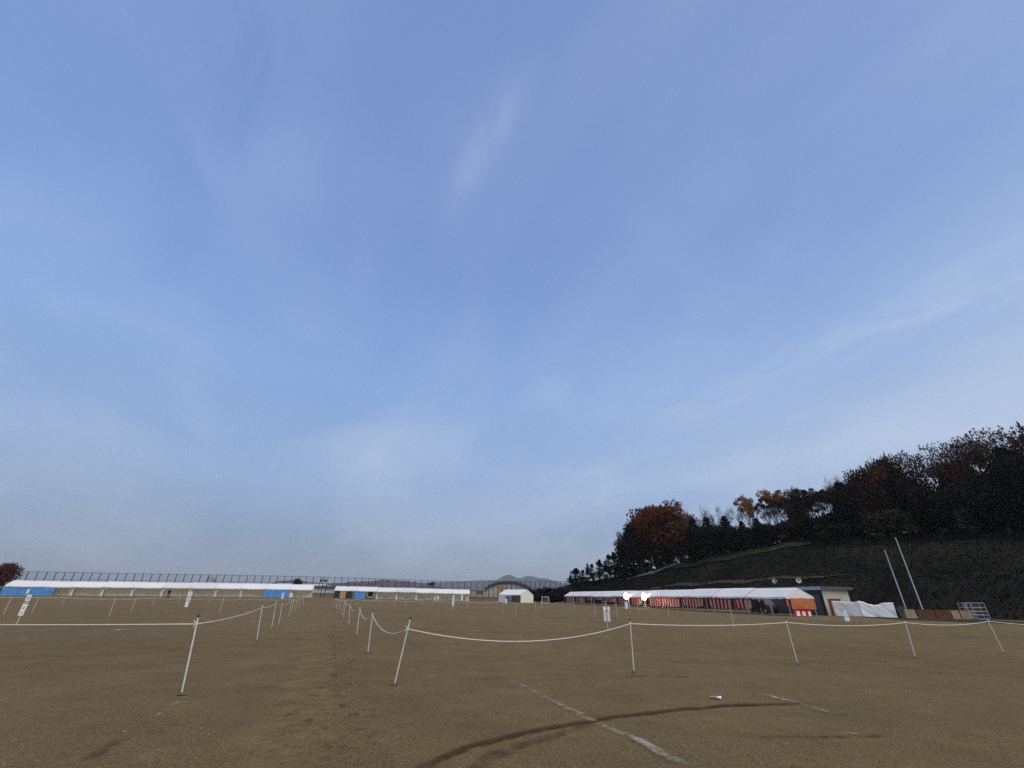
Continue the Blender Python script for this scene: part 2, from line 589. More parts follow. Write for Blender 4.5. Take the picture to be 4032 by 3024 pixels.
# ------------------------------------------------------------------ ground
def build_ground():
    ang = [-78 + i * 0.45 for i in range(348)]
    ang += list(np.arange(ang[-1] + 6, 282 - 3, 6.0))
    rings = [0.0] + list(2.0 * (9000 / 2.0) ** (np.arange(250) / 249.0))
    v, f = [(0, 0, 0)], []
    na = len(ang)
    for r in rings[1:]:
        for a in ang:
            x, y = r * math.sin(R(a)), r * math.cos(R(a))
            v.append((x, y, ground_z(x, y)))
    for k in range(na):
        f.append((0, 1 + (k + 1) % na, 1 + k))
    for j in range(len(rings) - 2):
        b0, b1 = 1 + j * na, 1 + (j + 1) * na
        for k in range(na):
            k2 = (k + 1) % na
            f.append((b0 + k, b0 + k2, b1 + k2, b1 + k))
    me = bpy.data.meshes.new('playing_field')
    me.from_pydata(v, [], [q[::-1] for q in f])
    zone = me.attributes.new('zone', 'FLOAT', 'POINT')
    zone.data.foreach_set('value', [sstep(0.15, 0.9, bank(p[0], p[1])) for p in v])
    me.polygons.foreach_set('use_smooth', [True] * len(me.polygons))
    # soil
    m = bpy.data.materials.new('field_soil')
    m.use_nodes = True
    t = m.node_tree
    b = t.nodes['Principled BSDF']
    b.inputs['Roughness'].default_value = 0.95
    b.inputs['Specular IOR Level'].default_value = 0.12
    tc = t.nodes.new('ShaderNodeTexCoord')

    def nz(scale, detail=4, rough=.55, sx=1, sy=1, rot=0, off=(0, 0, 0)):
        mp = t.nodes.new('ShaderNodeMapping')
        mp.inputs['Scale'].default_value = (sx, sy, 1)
        mp.inputs['Rotation'].default_value = (0, 0, R(rot))
        mp.inputs['Location'].default_value = off
        t.links.new(tc.outputs['Object'], mp.inputs[0])
        n = t.nodes.new('ShaderNodeTexNoise')
        n.inputs['Scale'].default_value = scale
        n.inputs['Detail'].default_value = detail
        n.inputs['Roughness'].default_value = rough
        t.links.new(mp.outputs[0], n.inputs['Vector'])
        return n.outputs['Fac']

    def mix(fac, a, b2, mode='MIX'):
        n = t.nodes.new('ShaderNodeMix')
        n.data_type = 'RGBA'
        n.blend_type = mode
        for i, val in ((0, fac), (6, a), (7, b2)):
            if isinstance(val, (int, float)):
                n.inputs[i].default_value = val
            elif isinstance(val, tuple):
                n.inputs[i].default_value = (*val, 1)
            else:
                t.links.new(val, n.inputs[i])
        return n.outputs[2]
    base = ramp_node(t, nz(.09, 3), [(.3, (.142, .098, .043)), (.7, (.186, .135, .066))])
    base = mix(ramp_node(t, nz(.5, 4, off=(7, 3, 0)), [(.45, 0.0), (.7, .55)]), base, (.205, .132, .062))
    base = mix(ramp_node(t, nz(.23, 3, off=(2, 9, 0)), [(.5, 0.0), (.72, .5)]), base, (.160, .124, .050))
    # scuffs and damp footprints
    base = mix(ramp_node(t, nz(1.9, 5, .6, 0.8, 1.2, 15), [(.60, 0.0), (.74, .32)]), base, (.10, .068, .036))
    base = mix(ramp_node(t, nz(5.5, 4, .6, 0.9, 1.1, -20, (3, 1, 0)), [(.60, 0.0), (.70, .5)]), base, (.095, .062, .034))
    base = mix(ramp_node(t, nz(1.1, 5, .6, 1.2, 0.8, 60, (5, 5, 0)), [(.60, 0.0), (.78, .30)]), base, (.29, .24, .17))
    base = mix(1.0, base, ramp_node(t, nz(.8, 12, .78), [(.33, .82), (.67, 1.18)]), 'MULTIPLY')
    base = mix(ramp_node(t, nz(1.7, 7, .65, .8, 1.1, 8, (11, 4, 0)), [(.58, 0.0), (.70, .34)]), base, (.085, .056, .026))
    # grain
    base = mix(1.0, base, ramp_node(t, nz(24, 3, .7), [(.3, .60), (.7, 1.40)]), 'MULTIPLY')
    base = mix(1.0, base, ramp_node(t, nz(85, 2, .7), [(.3, .5), (.7, 1.5)]), 'MULTIPLY')
    at = t.nodes.new('ShaderNodeAttribute')
    at.attribute_name = 'zone'
    grass = ramp_node(t, nz(.8, 5), [(.35, (.062, .048, .030)), (.65, (.135, .108, .072))])
    t.links.new(mix(at.outputs['Fac'], base, grass), b.inputs['Base Color'])
    ad = t.nodes.new('ShaderNodeMath')
    ad.operation = 'ADD'
    t.links.new(nz(14, 5, .7), ad.inputs[0])
    t.links.new(nz(60, 3, .7), ad.inputs[1])
    bp = t.nodes.new('ShaderNodeBump')
    bp.inputs['Strength'].default_value = 0.7
    bp.inputs['Distance'].default_value = 0.03
    t.links.new(ad.outputs[0], bp.inputs['Height'])
    t.links.new(bp.outputs[0], b.inputs['Normal'])
    me.materials.append(m)
    struct(obj('playing_field', me))


build_ground()


def ground_strip(name, pix, width, m, n_per=8, wob=0.02, taper=True, lift=0.018, kind='structure', cover=1.0, rut=False):
    """a strip lying on the ground along ground points found from pixels"""
    pts = [G(u, v) for u, v in pix]
    dense = []
    for i in range(len(pts) - 1):
        p0, p1 = pts[max(i - 1, 0)], pts[i]
        p2, p3 = pts[i + 1], pts[min(i + 2, len(pts) - 1)]
        for k in range(n_per):
            t = k / n_per
            dense.append(0.5 * ((2 * p1) + (p2 - p0) * t + (2 * p0 - 5 * p1 + 4 * p2 - p3) * t * t + (3 * p1 - p0 - 3 * p2 + p3) * t ** 3))
    dense.append(pts[-1])
    vs_, fs, cov = [], [], []
    cols = [(-1, 0.0, 0), (-.72, .45, .012), (-.42, 1.0, .004), (0, 1.0, 0), (.42, 1.0, .004), (.72, .45, .012), (1, 0.0, 0)]
    NC = len(cols)
    N = len(dense)
    for i, p in enumerate(dense):
        d = (dense[min(i + 1, N - 1)] - dense[max(i - 1, 0)])
        d.z = 0
        d.normalize()
        nn = Vector((-d.y, d.x, 0))
        e = min(1, i / (N * .12 + 1), (N - 1 - i) / (N * .12 + 1)) if taper else 1
        wv = width * (0.8 + 0.5 * mnoise.noise((i * .31, width * 9, 0)))
        for q, c, bz in cols:
            s = p + nn * (q * wv / 2 + wob * mnoise.noise((i * .4, 2.2, q)))
            vs_.append((s.x, s.y, ground_z(s.x, s.y) + lift + (bz if rut else 0)))
            cov.append(c * e * cover)
    for i in range(N - 1):
        for k in range(NC - 1):
            a = i * NC + k
            fs.append((a, a + 1, a + NC + 1, a + NC))
    me = bpy.data.meshes.new(name)
    me.from_pydata(vs_, [], fs)
    at = me.attributes.new('cover', 'FLOAT', 'POINT')
    at.data.foreach_set('value', cov)
    me.materials.append(m)
    return struct(obj(name, me), kind)


M_CHALK = overlay_mat('chalk', (.62, .57, .48), .85, 5.0, .40, .62)
M_CHALKF = overlay_mat('faint_chalk', (.40, .35, .27), .6, 5.0, .44, .66)
M_DAMP = overlay_mat('damp_track', (.066, .042, .019), .80, 9.0, .25, .5)
M_DAMPF = overlay_mat('faint_damp', (.085, .056, .028), .65, 4.0, .38, .62)
ground_strip('tyre_track', [(1560, 3080), (1694, 3012), (1770, 2977), (1871, 2938), (1997, 2905), (2118, 2877), (2213, 2860), (2320, 2843), (2402, 2828),
                            (2497, 2816), (2638, 2801), (2777, 2788), (2915, 2779), (3123, 2773), (3200, 2772)], .23, M_DAMP, 6)
ground_strip('tyre_track', [(1840, 3060), (1896, 3009), (2000, 2955), (2137, 2912), (2260, 2872), (2350, 2850)], .30, M_DAMPF, 6, lift=.022)
ground_strip('tyre_track', [(2980, 2902), (3120, 2903), (3300, 2906), (3420, 2901), (3510, 2899)], .16, M_DAMPF, 6)
ground_strip('tyre_track', [(330, 3005), (400, 2955), (455, 2925), (500, 2902)], .22, M_DAMPF, 6)
ground_strip('tyre_track', [(2440, 2668), (2520, 2662), (2620, 2664), (2720, 2668)], .25, M_DAMPF, 6)
ground_strip('chalk_line', [(1960, 2650), (2067, 2708), (2160, 2754), (2276, 2813), (2350, 2850), (2420, 2883), (2500, 2915), (2618, 2979), (2740, 3030)], .22, M_CHALKF, 8)
ground_strip('chalk_line', [(2440, 2890), (2500, 2915), (2618, 2979), (2690, 3012)], .22, M_CHALK, 8, lift=.024, cover=.4)
ground_strip('chalk_line', [(3000, 2734), (3060, 2754), (3137, 2772), (3215, 2792), (3290, 2816)], .26, M_CHALKF, 8)
ground_strip('chalk_line', [(3030, 2744), (3070, 2757), (3140, 2771)], .12, M_CHALK, 8, lift=.026, cover=.7)
ground_strip('chalk_line', [(3270, 2884), (3310, 2893), (3380, 2894)], .16, M_CHALKF, 8)
ground_strip('chalk_line', [(600, 2832), (640, 2806), (690, 2776), (742, 2742)], .13, M_CHALKF, 8)
ground_strip('chalk_line', [(440, 2485), (480, 2481), (530, 2480)], .55, M_CHALK, 6, cover=.8)
ground_strip('chalk_line', [(2345, 2506), (2375, 2509), (2412, 2510)], .35, M_CHALK, 6, cover=.8)
ground_strip('chalk_line', [(2105, 2457), (2120, 2459), (2142, 2460)], .5, M_CHALK, 6, cover=.7)
ground_strip('chalk_line', [(3420, 2489), (3450, 2492), (3480, 2494)], .4, M_CHALKF, 6)
ground_strip('chalk_line', [(2685, 2480), (2700, 2482), (2722, 2484)], .4, M_CHALKF, 6)
ground_strip('chalk_line', [(935, 2398), (955, 2397.5), (980, 2398)], .9, M_CHALK, 6, cover=.6)
ground_strip('chalk_line', [(640, 2390), (655, 2389.6), (672, 2390)], .9, M_CHALK, 6, cover=.6)
ground_strip('chalk_line', [(1665, 2401), (1675, 2402), (1688, 2403)], .6, M_CHALK, 6, cover=.8)
ground_strip('chalk_line', [(400, 2712), (430, 2706), (455, 2700)], .12, M_CHALKF, 6)

M_STEPS = overlay_mat('footsteps', (.075, .048, .022), .8, 5.5, .56, .66)
M_WEAR = overlay_mat('worn_lane', (.29, .215, .10), .75, 1.3, .34, .62)
ground_strip('worn_lane', [(1250, 3100), (1270, 2900), (1285, 2750), (1290, 2620), (1285, 2520), (1280, 2450)], 1.6, M_STEPS, 10, lift=.016, cover=.75)
ground_strip('worn_lane', [(1060, 3100), (1120, 2960), (1180, 2830), (1215, 2720), (1245, 2600), (1262, 2500), (1268, 2440), (1270, 2400)], 1.8, M_WEAR, 10, lift=.012, cover=.7)
ground_strip('worn_lane', [(1500, 3100), (1440, 2900), (1390, 2750), (1350, 2620), (1320, 2520), (1300, 2450)], .9, M_STEPS, 10, lift=.014, cover=.6)
p = G(2822, 2753)
sh = MB().grid(lambda a, b: ((a - .5) * .17, (b - .5) * .10, .035 + .012 * math.sin(a * 5) * math.sin(b * 4 + 1)), 5, 3)
tag(sh.build('paper_scrap', M_WHITE, loc=(p.x, p.y, ground_z(p.x, p.y)), rotz=-.5), 'small scrap of white paper lying on the dirt above the dark tyre track', 'paper')

def clods():
    rs = np.random.RandomState(11)
    mb = MB()
    for i in range(5200):
        r = 4.6 * (26 / 4.6) ** (rs.uniform() ** 1.2)
        a = R(rs.uniform(-58, 58))
        x, y = r * math.sin(a), r * math.cos(a)
        s = rs.uniform(.006, .017) * (1.6 if rs.uniform() < .06 else 1)
        z = ground_z(x, y)
        ph = rs.uniform(0, 6.28)
        b = len(mb.v)
        for k in range(5):
            t = ph + k * 1.2566
            q = s * rs.uniform(.7, 1.25)
            mb.v.append((x + math.cos(t) * q, y + math.sin(t) * q, z - .004))
        mb.v.append((x + rs.normal() * s * .2, y + rs.normal() * s * .2, z + s * rs.uniform(.5, .95)))
        for k in range(5):
            mb.f.append((b + k, b + (k + 1) % 5, b + 5))
            mb.mi.append(0)
    o = mb.build('soil_clods', leaf_mat('clod_soil', (.09, .062, .031), (.23, .175, .10), .0))
    struct(o, 'stuff')
    o['label'] = 'small clods and pebbles scattered over the dirt'


clods()

# ------------------------------------------------------------------ hill
def build_hill():
    nt, nw = 260, 90
    ts = np.linspace(0, len(TOE) - 1.01, nt)
    ws = np.concatenate([np.linspace(-.03, 1.0, 60), np.linspace(1.02, 2.9, nw - 60)])
    v = []
    for w in ws:
        for t in ts:
            q = hill(float(t), max(0.0, float(w)))
            if w < 0:
                q.z -= 0.8
            if w <= 0.001:
                q.z = ground_z(q.x, q.y) - (.3 if w < 0 else -.02)
            v.append(tuple(q))
    f = []
    for j in range(nw - 1):
        for i in range(nt - 1):
            a = j * nt + i
            f.append((a, a + nt, a + nt + 1, a + 1))
    me = bpy.data.meshes.new('hillside')
    me.from_pydata(v, [], f)
    me.polygons.foreach_set('use_smooth', [True] * len(me.polygons))
    m = mat('hill_grass', (.019, .018, .010), .95, bump=1.0, bscale=3.0, vscale=.12, col2=(.006, .006, .0045), spec=.1)
    me.materials.append(m)
    struct(obj('hillside', me))
    # pale worn path climbing the left shoulder, and the two bench tracks
    def strip(name, pairs, half, m, lift):
        mb = MB()
        n = len(pairs)
        vv = []
        for i, (t, w) in enumerate(pairs):
            e = min(1, i / (n * .3), (n - 1 - i) / (n * .3)) ** .6
            for s in (-1, 1):
                q = hill(t, w + s * half * max(.02, e))
                vv.append((q.x, q.y, q.z + lift))
        mb.v = vv
        for i in range(n - 1):
            mb.f.append((2 * i, 2 * i + 1, 2 * i + 3, 2 * i + 2))
            mb.mi.append(0)
        struct(mb.build(name, m))
    mp = mat('worn_path', (.22, .20, .15), .95, .2, .8, spec=.1)
    a, ta = hill_at(2425, .80)
    b, tb = hill_at(2690, .97)
    strip('hill_path', [(ta + (tb - ta) * k / 30, .80 + .17 * min(1, k / 24)) for k in range(31)], .035, mp, .25)
    mt = mat('bench_track', (.050, .045, .027), .95, .25, .6, spec=.1)
    strip('hill_path', [(2.2 + 3.8 * k / 60, .39) for k in range(61)], .035, mt, .20)
    strip('hill_path', [(3.0 + 2.4 * k / 60, .93) for k in range(61)], .045, mt, .20)


build_hill()


def leaf_cloud(mb, centers, radii, n_each, size, rs, flat=0.0, mi=0):
    """scatter small leaf faces through blobs"""
    for c, r in zip(centers, radii):
        n = int(n_each)
        d = rs.normal(size=(n, 3))
        d /= np.linalg.norm(d, axis=1)[:, None]
        rr = rs.uniform(.25, 1, n) ** .6
        pos = np.array(c)[None] + d * (rr * 1.0)[:, None] * np.array(r)[None]
        a = rs.normal(size=(n, 3))
        a /= np.linalg.norm(a, axis=1)[:, None]
        b = rs.normal(size=(n, 3))
        b -= (a * b).sum(1)[:, None] * a
        b /= np.linalg.norm(b, axis=1)[:, None]
        s = size * rs.uniform(.6, 1.5, n)[:, None]
        base = len(mb.v)
        q = np.stack([pos - a * s, pos + b * s * .45, pos + a * s, pos - b * s * .45], 1).reshape(-1, 3)
        mb.v += [tuple(x) for x in q.tolist()]
        mb.f += [(base + 4 * i, base + 4 * i + 1, base + 4 * i + 2, base + 4 * i + 3) for i in range(n)]
        mb.mi += [mi] * n


def branches(seed, height, levels, spread, trunk_frac, r0, kids=3, up=.35, lean=0.0):
    """limb polylines; returns list of (points, radii, level) and the tips"""
    rs = random.Random(seed)
    segs, tips = [], []

    def grow(p, d, length, rad, lev):
        n = 4 if lev < 2 else 3
        pts, rr = [p.copy()], [rad]
        for i in range(n):
            d = (d + Vector((rs.gauss(0, .13), rs.gauss(0, .13), rs.gauss(0, .06) + .05))).normalized()
            p = p + d * (length / n)
            pts.append(p.copy())
            rr.append(rad * (1 - .45 * (i + 1) / n))
        segs.append((pts, rr, lev))
        if lev >= levels:
            tips.append(p.copy())
            return
        k = kids + (1 if rs.random() < .5 else 0)
        ph = rs.random() * 6.28
        for j in range(k):
            a = ph + 6.283 * j / k + rs.gauss(0, .3)
            side = Vector((math.cos(a), math.sin(a), 0))
            nd = (d * (1 - spread) + side * spread * rs.uniform(.7, 1.3) + Vector((0, 0, up * .4))).normalized()
            start = pts[-1] if j else pts[-1]
            if rs.random() < .45 and n > 2:
                start = pts[-2]
            grow(start, nd, length * rs.uniform(.62, .85), rad * .55, lev + 1)
    grow(Vector((0, 0, -.3)), Vector((lean, 0, 1)).normalized(), height * trunk_frac, r0, 0)
    return segs, tips


def norm_h(mb_list, h):
    lf = mb_list[-1]
    z = float(np.percentile([p[2] for p in lf.v], 97.5))
    if len(mb_list) > 1:
        keep = [f for f in lf.f if lf.v[f[0]][2] <= z * 1.045]
        lf.f, lf.mi = keep, [0] * len(keep)
    k = h / z
    for mb in mb_list:
        mb.v = [(a * k, b * k, c * k) for a, b, c in mb.v]


PROTO = {}


def wood_mesh(name, segs, bark, nmax=6):
    mb = MB()
    for pts, rr, lev in segs:
        mb.tube(pts, rr, n=max(3, nmax - lev), cap=False)
    return mb


def make_proto(kind, k):
    key = (kind, k)
    if key in PROTO:
        return PROTO[key]
    rs = np.random.RandomState(100 + 17 * k + sum(map(ord, kind)))
    seed = 50 + k * 7 + sum(map(ord, kind))
    wood, leaf = MB(), MB()
    lm, bm = L_DARK, M_BARK
    if kind == 'conifer':                      # 10 m tall, about 4 m wide
        lm = L_CONIFER
        wood.tube([(0, 0, -.4), (.05, 0, 3), (0, .05, 7), (0, 0, 9.9)], [.22, .17, .09, .02], 6)
        z = .9
        while z < 9.9:
            f = z / 10
            rad = 2.0 * (1 - f) ** .75 * rs.uniform(.65, 1.15) + .18
            nb = 5 if f < .8 else 3
            ph = rs.uniform(0, 6.28)
            cs, rr = [], []
            for j in range(nb):
                a = ph + 6.283 * j / nb + rs.normal() * .25
                L = rad * rs.uniform(.7, 1.15)
                for q in (.45, .85):
                    cs.append((math.cos(a) * L * q, math.sin(a) * L * q, z - .25 * L * q))
                    rr.append((.5 * rad * .6 + .12, .5 * rad * .6 + .12, .34))
                wood.tube([(0, 0, z), (math.cos(a) * L, math.sin(a) * L, z - .25 * L)], [.03, .008], 3, False)
            leaf_cloud(leaf, cs, rr, 26, .17, rs)
            z += rs.uniform(.40, .62)
        leaf_cloud(leaf, [(0, 0, 9.7)], [(.15, .15, .45)], 24, .14, rs)
    elif kind == 'cypress':                    # narrow, lumpy column, 10 m by 2.2 m
        lm = L_CONIFER
        wood.tube([(0, 0, -.4), (0, 0, 9.8)], [.15, .02], 6)
        cs, rr = [], []
        for i in range(34):
            z = rs.uniform(.6, 9.3)
            rad = 1.0 * min(1, (10.3 - z) / 3.5) * rs.uniform(.6, 1.1)
            a = rs.uniform(0, 6.28)
            cs.append((math.cos(a) * rad * .5, math.sin(a) * rad * .5, z))
            rr.append((rad * .62, rad * .62, .75))
        leaf_cloud(leaf, cs, rr, 60, .17, rs)
    elif kind in ('russet', 'redbrown', 'dark', 'olive', 'maroon'):   # dense rounded broadleaf, 10 m by 8 m
        lm = {'russet': L_RUSSET, 'redbrown': L_REDBROWN, 'dark': L_DARK, 'olive': L_OLIVE, 'maroon': L_MAROON}[kind]
        segs, tips = branches(seed, 10, 3, .62, .20, .20, 3, .30, rs.normal() * .08)
        wood = wood_mesh('w', segs, bm)
        cs = [tuple(t + Vector(rs.normal(size=3) * .25)) for t in tips]
        rr = [(rs.uniform(.7, 1.25), rs.uniform(.7, 1.25), rs.uniform(.45, .85)) for _ in tips]
        inner = [(t.x * .6, t.y * .6, t.z * rs.uniform(.45, .95)) for t in tips] + [(t.x * .95, t.y * .95, t.z * rs.uniform(.5, .75)) for t in tips[::2]]
        cs += inner
        rr += [(1.0, 1.0, .8)] * len(inner)
        leaf_cloud(leaf, cs, rr, 11000 // len(cs), .135, rs)
    elif kind in ('sparse_orange', 'sparse_red'):  # thin autumn crown on a visible stem
        lm = {'sparse_orange': L_ORANGE, 'sparse_red': L_REDBROWN}[kind]
        segs, tips = branches(seed, 10, 4, .45, .36, .15, 2, .5, rs.normal() * .1)
        wood = wood_mesh('w', segs, bm, 6)
        top = [t for t in tips if t.z > 4.5]
        leaf_cloud(leaf, [tuple(t) for t in top], [(.6, .6, .42)] * len(top), max(8, 3000 // max(1, len(top))), .16, rs)
    elif kind == 'bare':                        # leafless, fine twigs
        segs, tips = branches(seed, 10, 5, .38, .26, .17, 2, .6, rs.normal() * .1)
        wood = wood_mesh('w', segs, bm, 6)
        for t in tips[::1]:
            for j in range(2):
                d = Vector(rs.normal(size=3)) * .35 + Vector((0, 0, .45))
                wood.tube([t, t + d], [.022, .008], 3, False)
        leaf_cloud(leaf, [tuple(t) for t in tips[::4]], [(.3, .3, .3)] * len(tips[::4]), 3, .10, rs)
        lm = L_REDBROWN
    elif kind == 'lacy':                        # wide, half-bare crown, small dark leaves at the ends
        lm = L_REDBROWN
        segs, tips = branches(seed, 10, 4, .58, .26, .24, 3, .34, rs.normal() * .1)
        wood = wood_mesh('w', segs, bm, 6)
        leaf_cloud(leaf, [tuple(t) for t in tips], [(.55, .55, .26)] * len(tips), 10, .12, rs)
    elif kind == 'pine':                        # layered flat pads of needles
        lm = L_DARK
        segs, tips = branches(seed, 10, 3, .62, .40, .17, 3, .12, rs.normal() * .1)
        wood = wood_mesh('w', segs, bm, 6)
        leaf_cloud(leaf, [tuple(t) for t in tips], [(.95, .95, .22)] * len(tips), max(8, 2600 // len(tips)), .16, rs)
    elif kind == 'shrub':                       # 3 m high, 3.6 m wide
        lm = [L_DARK, L_CONIFER, L_OLIVE][k % 3]
        cs, rr = [], []
        for i in range(16):
            a = rs.uniform(0, 6.28)
            q = rs.uniform(0, 1.2)
            z = rs.uniform(.5, 2.6 - q * .9)
            cs.append((math.cos(a) * q, math.sin(a) * q, z))
            rr.append((rs.uniform(.45, .75),) * 2 + (rs.uniform(.35, .6),))
            wood.tube([(0, 0, -.2), (math.cos(a) * q * .5, math.sin(a) * q * .5, z * .6), cs[-1]], [.05, .03, .01], 3, False)
        leaf_cloud(leaf, cs, rr, 110, .13, rs)
    norm_h([wood, leaf] if leaf.v else [wood], 3.0 if kind == 'shrub' else 10.0)
    wm = wood.mesh('trunk', bm)
    lv = leaf.mesh('crown', lm)
    xs = [abs(q[0]) for q in leaf.v] + [abs(q[1]) for q in leaf.v]
    half = float(np.percentile(xs, 94)) if xs else 2
    PROTO[key] = (wm, lv, half)
    return PROTO[key]


def plant(kind, k, loc, h, width=None, label='', name=None, cat='tree', group=None, rot=None):
    wm, lv, half = make_proto(kind, k)
    base = 3.0 if kind == 'shrub' else 10.0
    root = thing(name or 'tree', label, cat, loc, rnd.uniform(0, 6.28) if rot is None else rot, group)
    sz = h / base
    sx = (width / 2 / half) if width else sz
    root.scale = (sx, sx, sz)
    obj('trunk', wm, root)
    obj('crown', lv, root)
    return root


NICE = {'conifer': ('conifer_tree', 'dark green conical conifer'), 'cypress': ('cypress_tree', 'narrow dark columnar evergreen'),
        'russet': ('autumn_tree', 'big round russet autumn tree'), 'redbrown': ('autumn_tree', 'dense red-brown autumn tree'),
        'dark': ('broadleaf_tree', 'dense dark broadleaf tree'), 'olive': ('broadleaf_tree', 'loose olive-brown tree'),
        'sparse_orange': ('autumn_tree', 'thin orange-leaved tree'), 'sparse_red': ('autumn_tree', 'thin brown-red tree'),
        'bare': ('bare_tree', 'bare tree with fine leafless twigs'), 'lacy': ('autumn_tree', 'wide half-bare lacy tree'),
        'pine': ('pine_tree', 'flat-layered dark pine')}
# kind, variant, pixel u, pixel v of the top, depth on the hill (1 = crest), crown width in pixels
HILL_TREES = [
    ('cypress', 0, 2246, 2268, .75, 24), ('cypress', 2, 2265, 2240, .85, 38), ('cypress', 1, 2293, 2246, .90, 24), ('cypress', 0, 2312, 2221, .95, 17),
    ('cypress', 1, 2329, 2223, .90, 22), ('cypress', 2, 2357, 2206, .92, 32), ('cypress', 0, 2381, 2212, 1.0, 20), ('cypress', 1, 2394, 2187, .95, 26),
    ('cypress', 2, 2414, 2177, 1.0, 30), ('conifer', 0, 2436, 2143, 1.0, 44), ('redbrown', 0, 2456, 2098, 1.15, 50), ('conifer', 1, 2478, 2072, 1.05, 70),
    ('lacy', 0, 2496, 2045, 1.15, 80), ('dark', 1, 2520, 2070, 1.0, 90), ('redbrown', 1, 2538, 2012, 1.2, 100), ('russet', 0, 2612, 2003, 1.12, 165), ('russet', 1, 2655, 2040, 1.2, 110),
    ('olive', 1, 2672, 2062, 1.0, 90), ('conifer', 2, 2726, 2050, 1.05, 66), ('bare', 0, 2735, 2028, 1.3, 60), ('conifer', 0, 2780, 2042, 1.05, 62),
    ('bare', 1, 2790, 2016, 1.3, 56), ('bare', 2, 2824, 2005, 1.25, 50), ('conifer', 1, 2850, 2036, 1.05, 54), ('bare', 0, 2872, 2012, 1.25, 60),
    ('bare', 1, 2900, 2000, 1.2, 60), ('sparse_orange', 0, 2928, 1953, 1.15, 75), ('conifer', 2, 2918, 2055, 1.0, 50), ('conifer', 0, 2975, 2045, 1.0, 60),
    ('sparse_red', 0, 2985, 1958, 1.2, 80), ('sparse_orange', 1, 3045, 1932, 1.15, 85), ('bare', 2, 3082, 1962, 1.2, 70), ('olive', 0, 3112, 1938, 1.25, 70),
    ('pine', 0, 3150, 1940, 1.15, 80), ('pine', 1, 3186, 1922, 1.1, 90), ('sparse_red', 1, 3226, 1935, 1.25, 75), ('bare', 0, 3245, 1906, 1.2, 80),
    ('bare', 1, 3280, 1890, 1.15, 80), ('conifer', 1, 3300, 1905, 1.0, 85), ('dark', 0, 3340, 1915, 1.0, 100), ('redbrown', 2, 3385, 1848, 1.05, 150),
    ('lacy', 1, 3440, 1838, 1.2, 110), ('redbrown', 0, 3466, 1820, 1.15, 90), ('conifer', 2, 3500, 1850, 1.05, 90), ('dark', 1, 3545, 1875, 1.0, 120),
    ('dark', 1, 2700, 2078, 1.0, 80), ('dark', 2, 2752, 2072, 1.0, 84), ('dark', 0, 2815, 2074, 1.0, 90), ('dark', 1, 2880, 2080, 1.0, 84), ('dark', 2, 2945, 2078, 1.0, 80), ('dark', 0, 3010, 2066, 1.02, 80),
    ('lacy', 2, 2962, 1985, 1.3, 80), ('lacy', 0, 3015, 1968, 1.28, 84), ('lacy', 1, 3085, 1955, 1.3, 80), ('dark', 1, 3090, 2052, 1.05, 86), ('lacy', 2, 3130, 1950, 1.3, 80), ('dark', 2, 3165, 2045, 1.05, 90),
    ('lacy', 0, 3215, 1938, 1.3, 84), ('dark', 0, 3245, 2035, 1.05, 90), ('lacy', 1, 3262, 1918, 1.3, 84), ('redbrown', 1, 2560, 2040, 1.05, 90), ('bare', 2, 2700, 2020, 1.3, 60), ('bare', 0, 2760, 2012, 1.32, 60),
    ('lacy', 0, 3640, 1757, 1.1, 190), ('lacy', 2, 3700, 1763, 1.25, 170), ('dark', 2, 3640, 1935, .97, 150), ('redbrown', 1, 3740, 1830, 1.1, 110), ('lacy', 1, 3790, 1735, 1.2, 140),
    ('dark', 0, 3770, 1925, .98, 150), ('lacy', 0, 3885, 1690, 1.1, 200), ('dark', 1, 3860, 1870, .95, 190), ('lacy', 2, 3985, 1690, 1.1, 210), ('conifer', 0, 3935, 1775, 1.0, 130),
    ('dark', 0, 4010, 1810, .95, 210), ('redbrown', 0, 4090, 1700, 1.1, 230), ('dark', 2, 4140, 1770, .98, 230)]
_cnt = {}
for kind, k, u, vt, w, wpx in HILL_TREES:
    q, t = hill_at(u, w)
    # the crown of a lean-free tree sits over its foot: find the foot whose top projects to u
    for _ in range(4):
        h = max(2.0, zat(q.x, q.y, vt) - q.z)
        du = proj((q.x, q.y, q.z + h))[0] - u
        q2, t = hill_at(proj(q)[0] - du, w)
        q = q2
    h = max(2.0, zat(q.x, q.y, vt) - q.z)
    dist = (Vector((q.x, q.y, q.z + h * .7)) - EYE).dot(_fw)
    wid = wpx * dist / FPX
    nm, ds = NICE[kind]
    i = _cnt.get(kind, 0)
    _cnt[kind] = i + 1
    plant(kind, k, (q.x, q.y, q.z - .15), h + .1, wid, f'{ds}, {ORD[i]} of its kind from the left along the hilltop', nm, 'tree', 'trees along the hilltop')

# undergrowth along the crest
rs_ = random.Random(3)
i = 0
u = 2440.0
while u < 4060:
    w = rs_.uniform(.96, 1.08)
    q, t = hill_at(u, w)
    dist = (q - EYE).dot(_fw)
    h = rs_.uniform(2.4, 4.6) * (1.25 if u > 3300 else .9)
    plant('shrub', i % 3, (q.x, q.y, q.z - .2), h, h * rs_.uniform(1.1, 1.5), f'dark bush at the foot of the hilltop trees, {ORD[i] if i < len(ORD) else "last"} from the left',
          'bush', 'bush', 'bushes under the hilltop trees')
    u += rs_.uniform(34, 60)
    i += 1
    if i >= 34:
        break

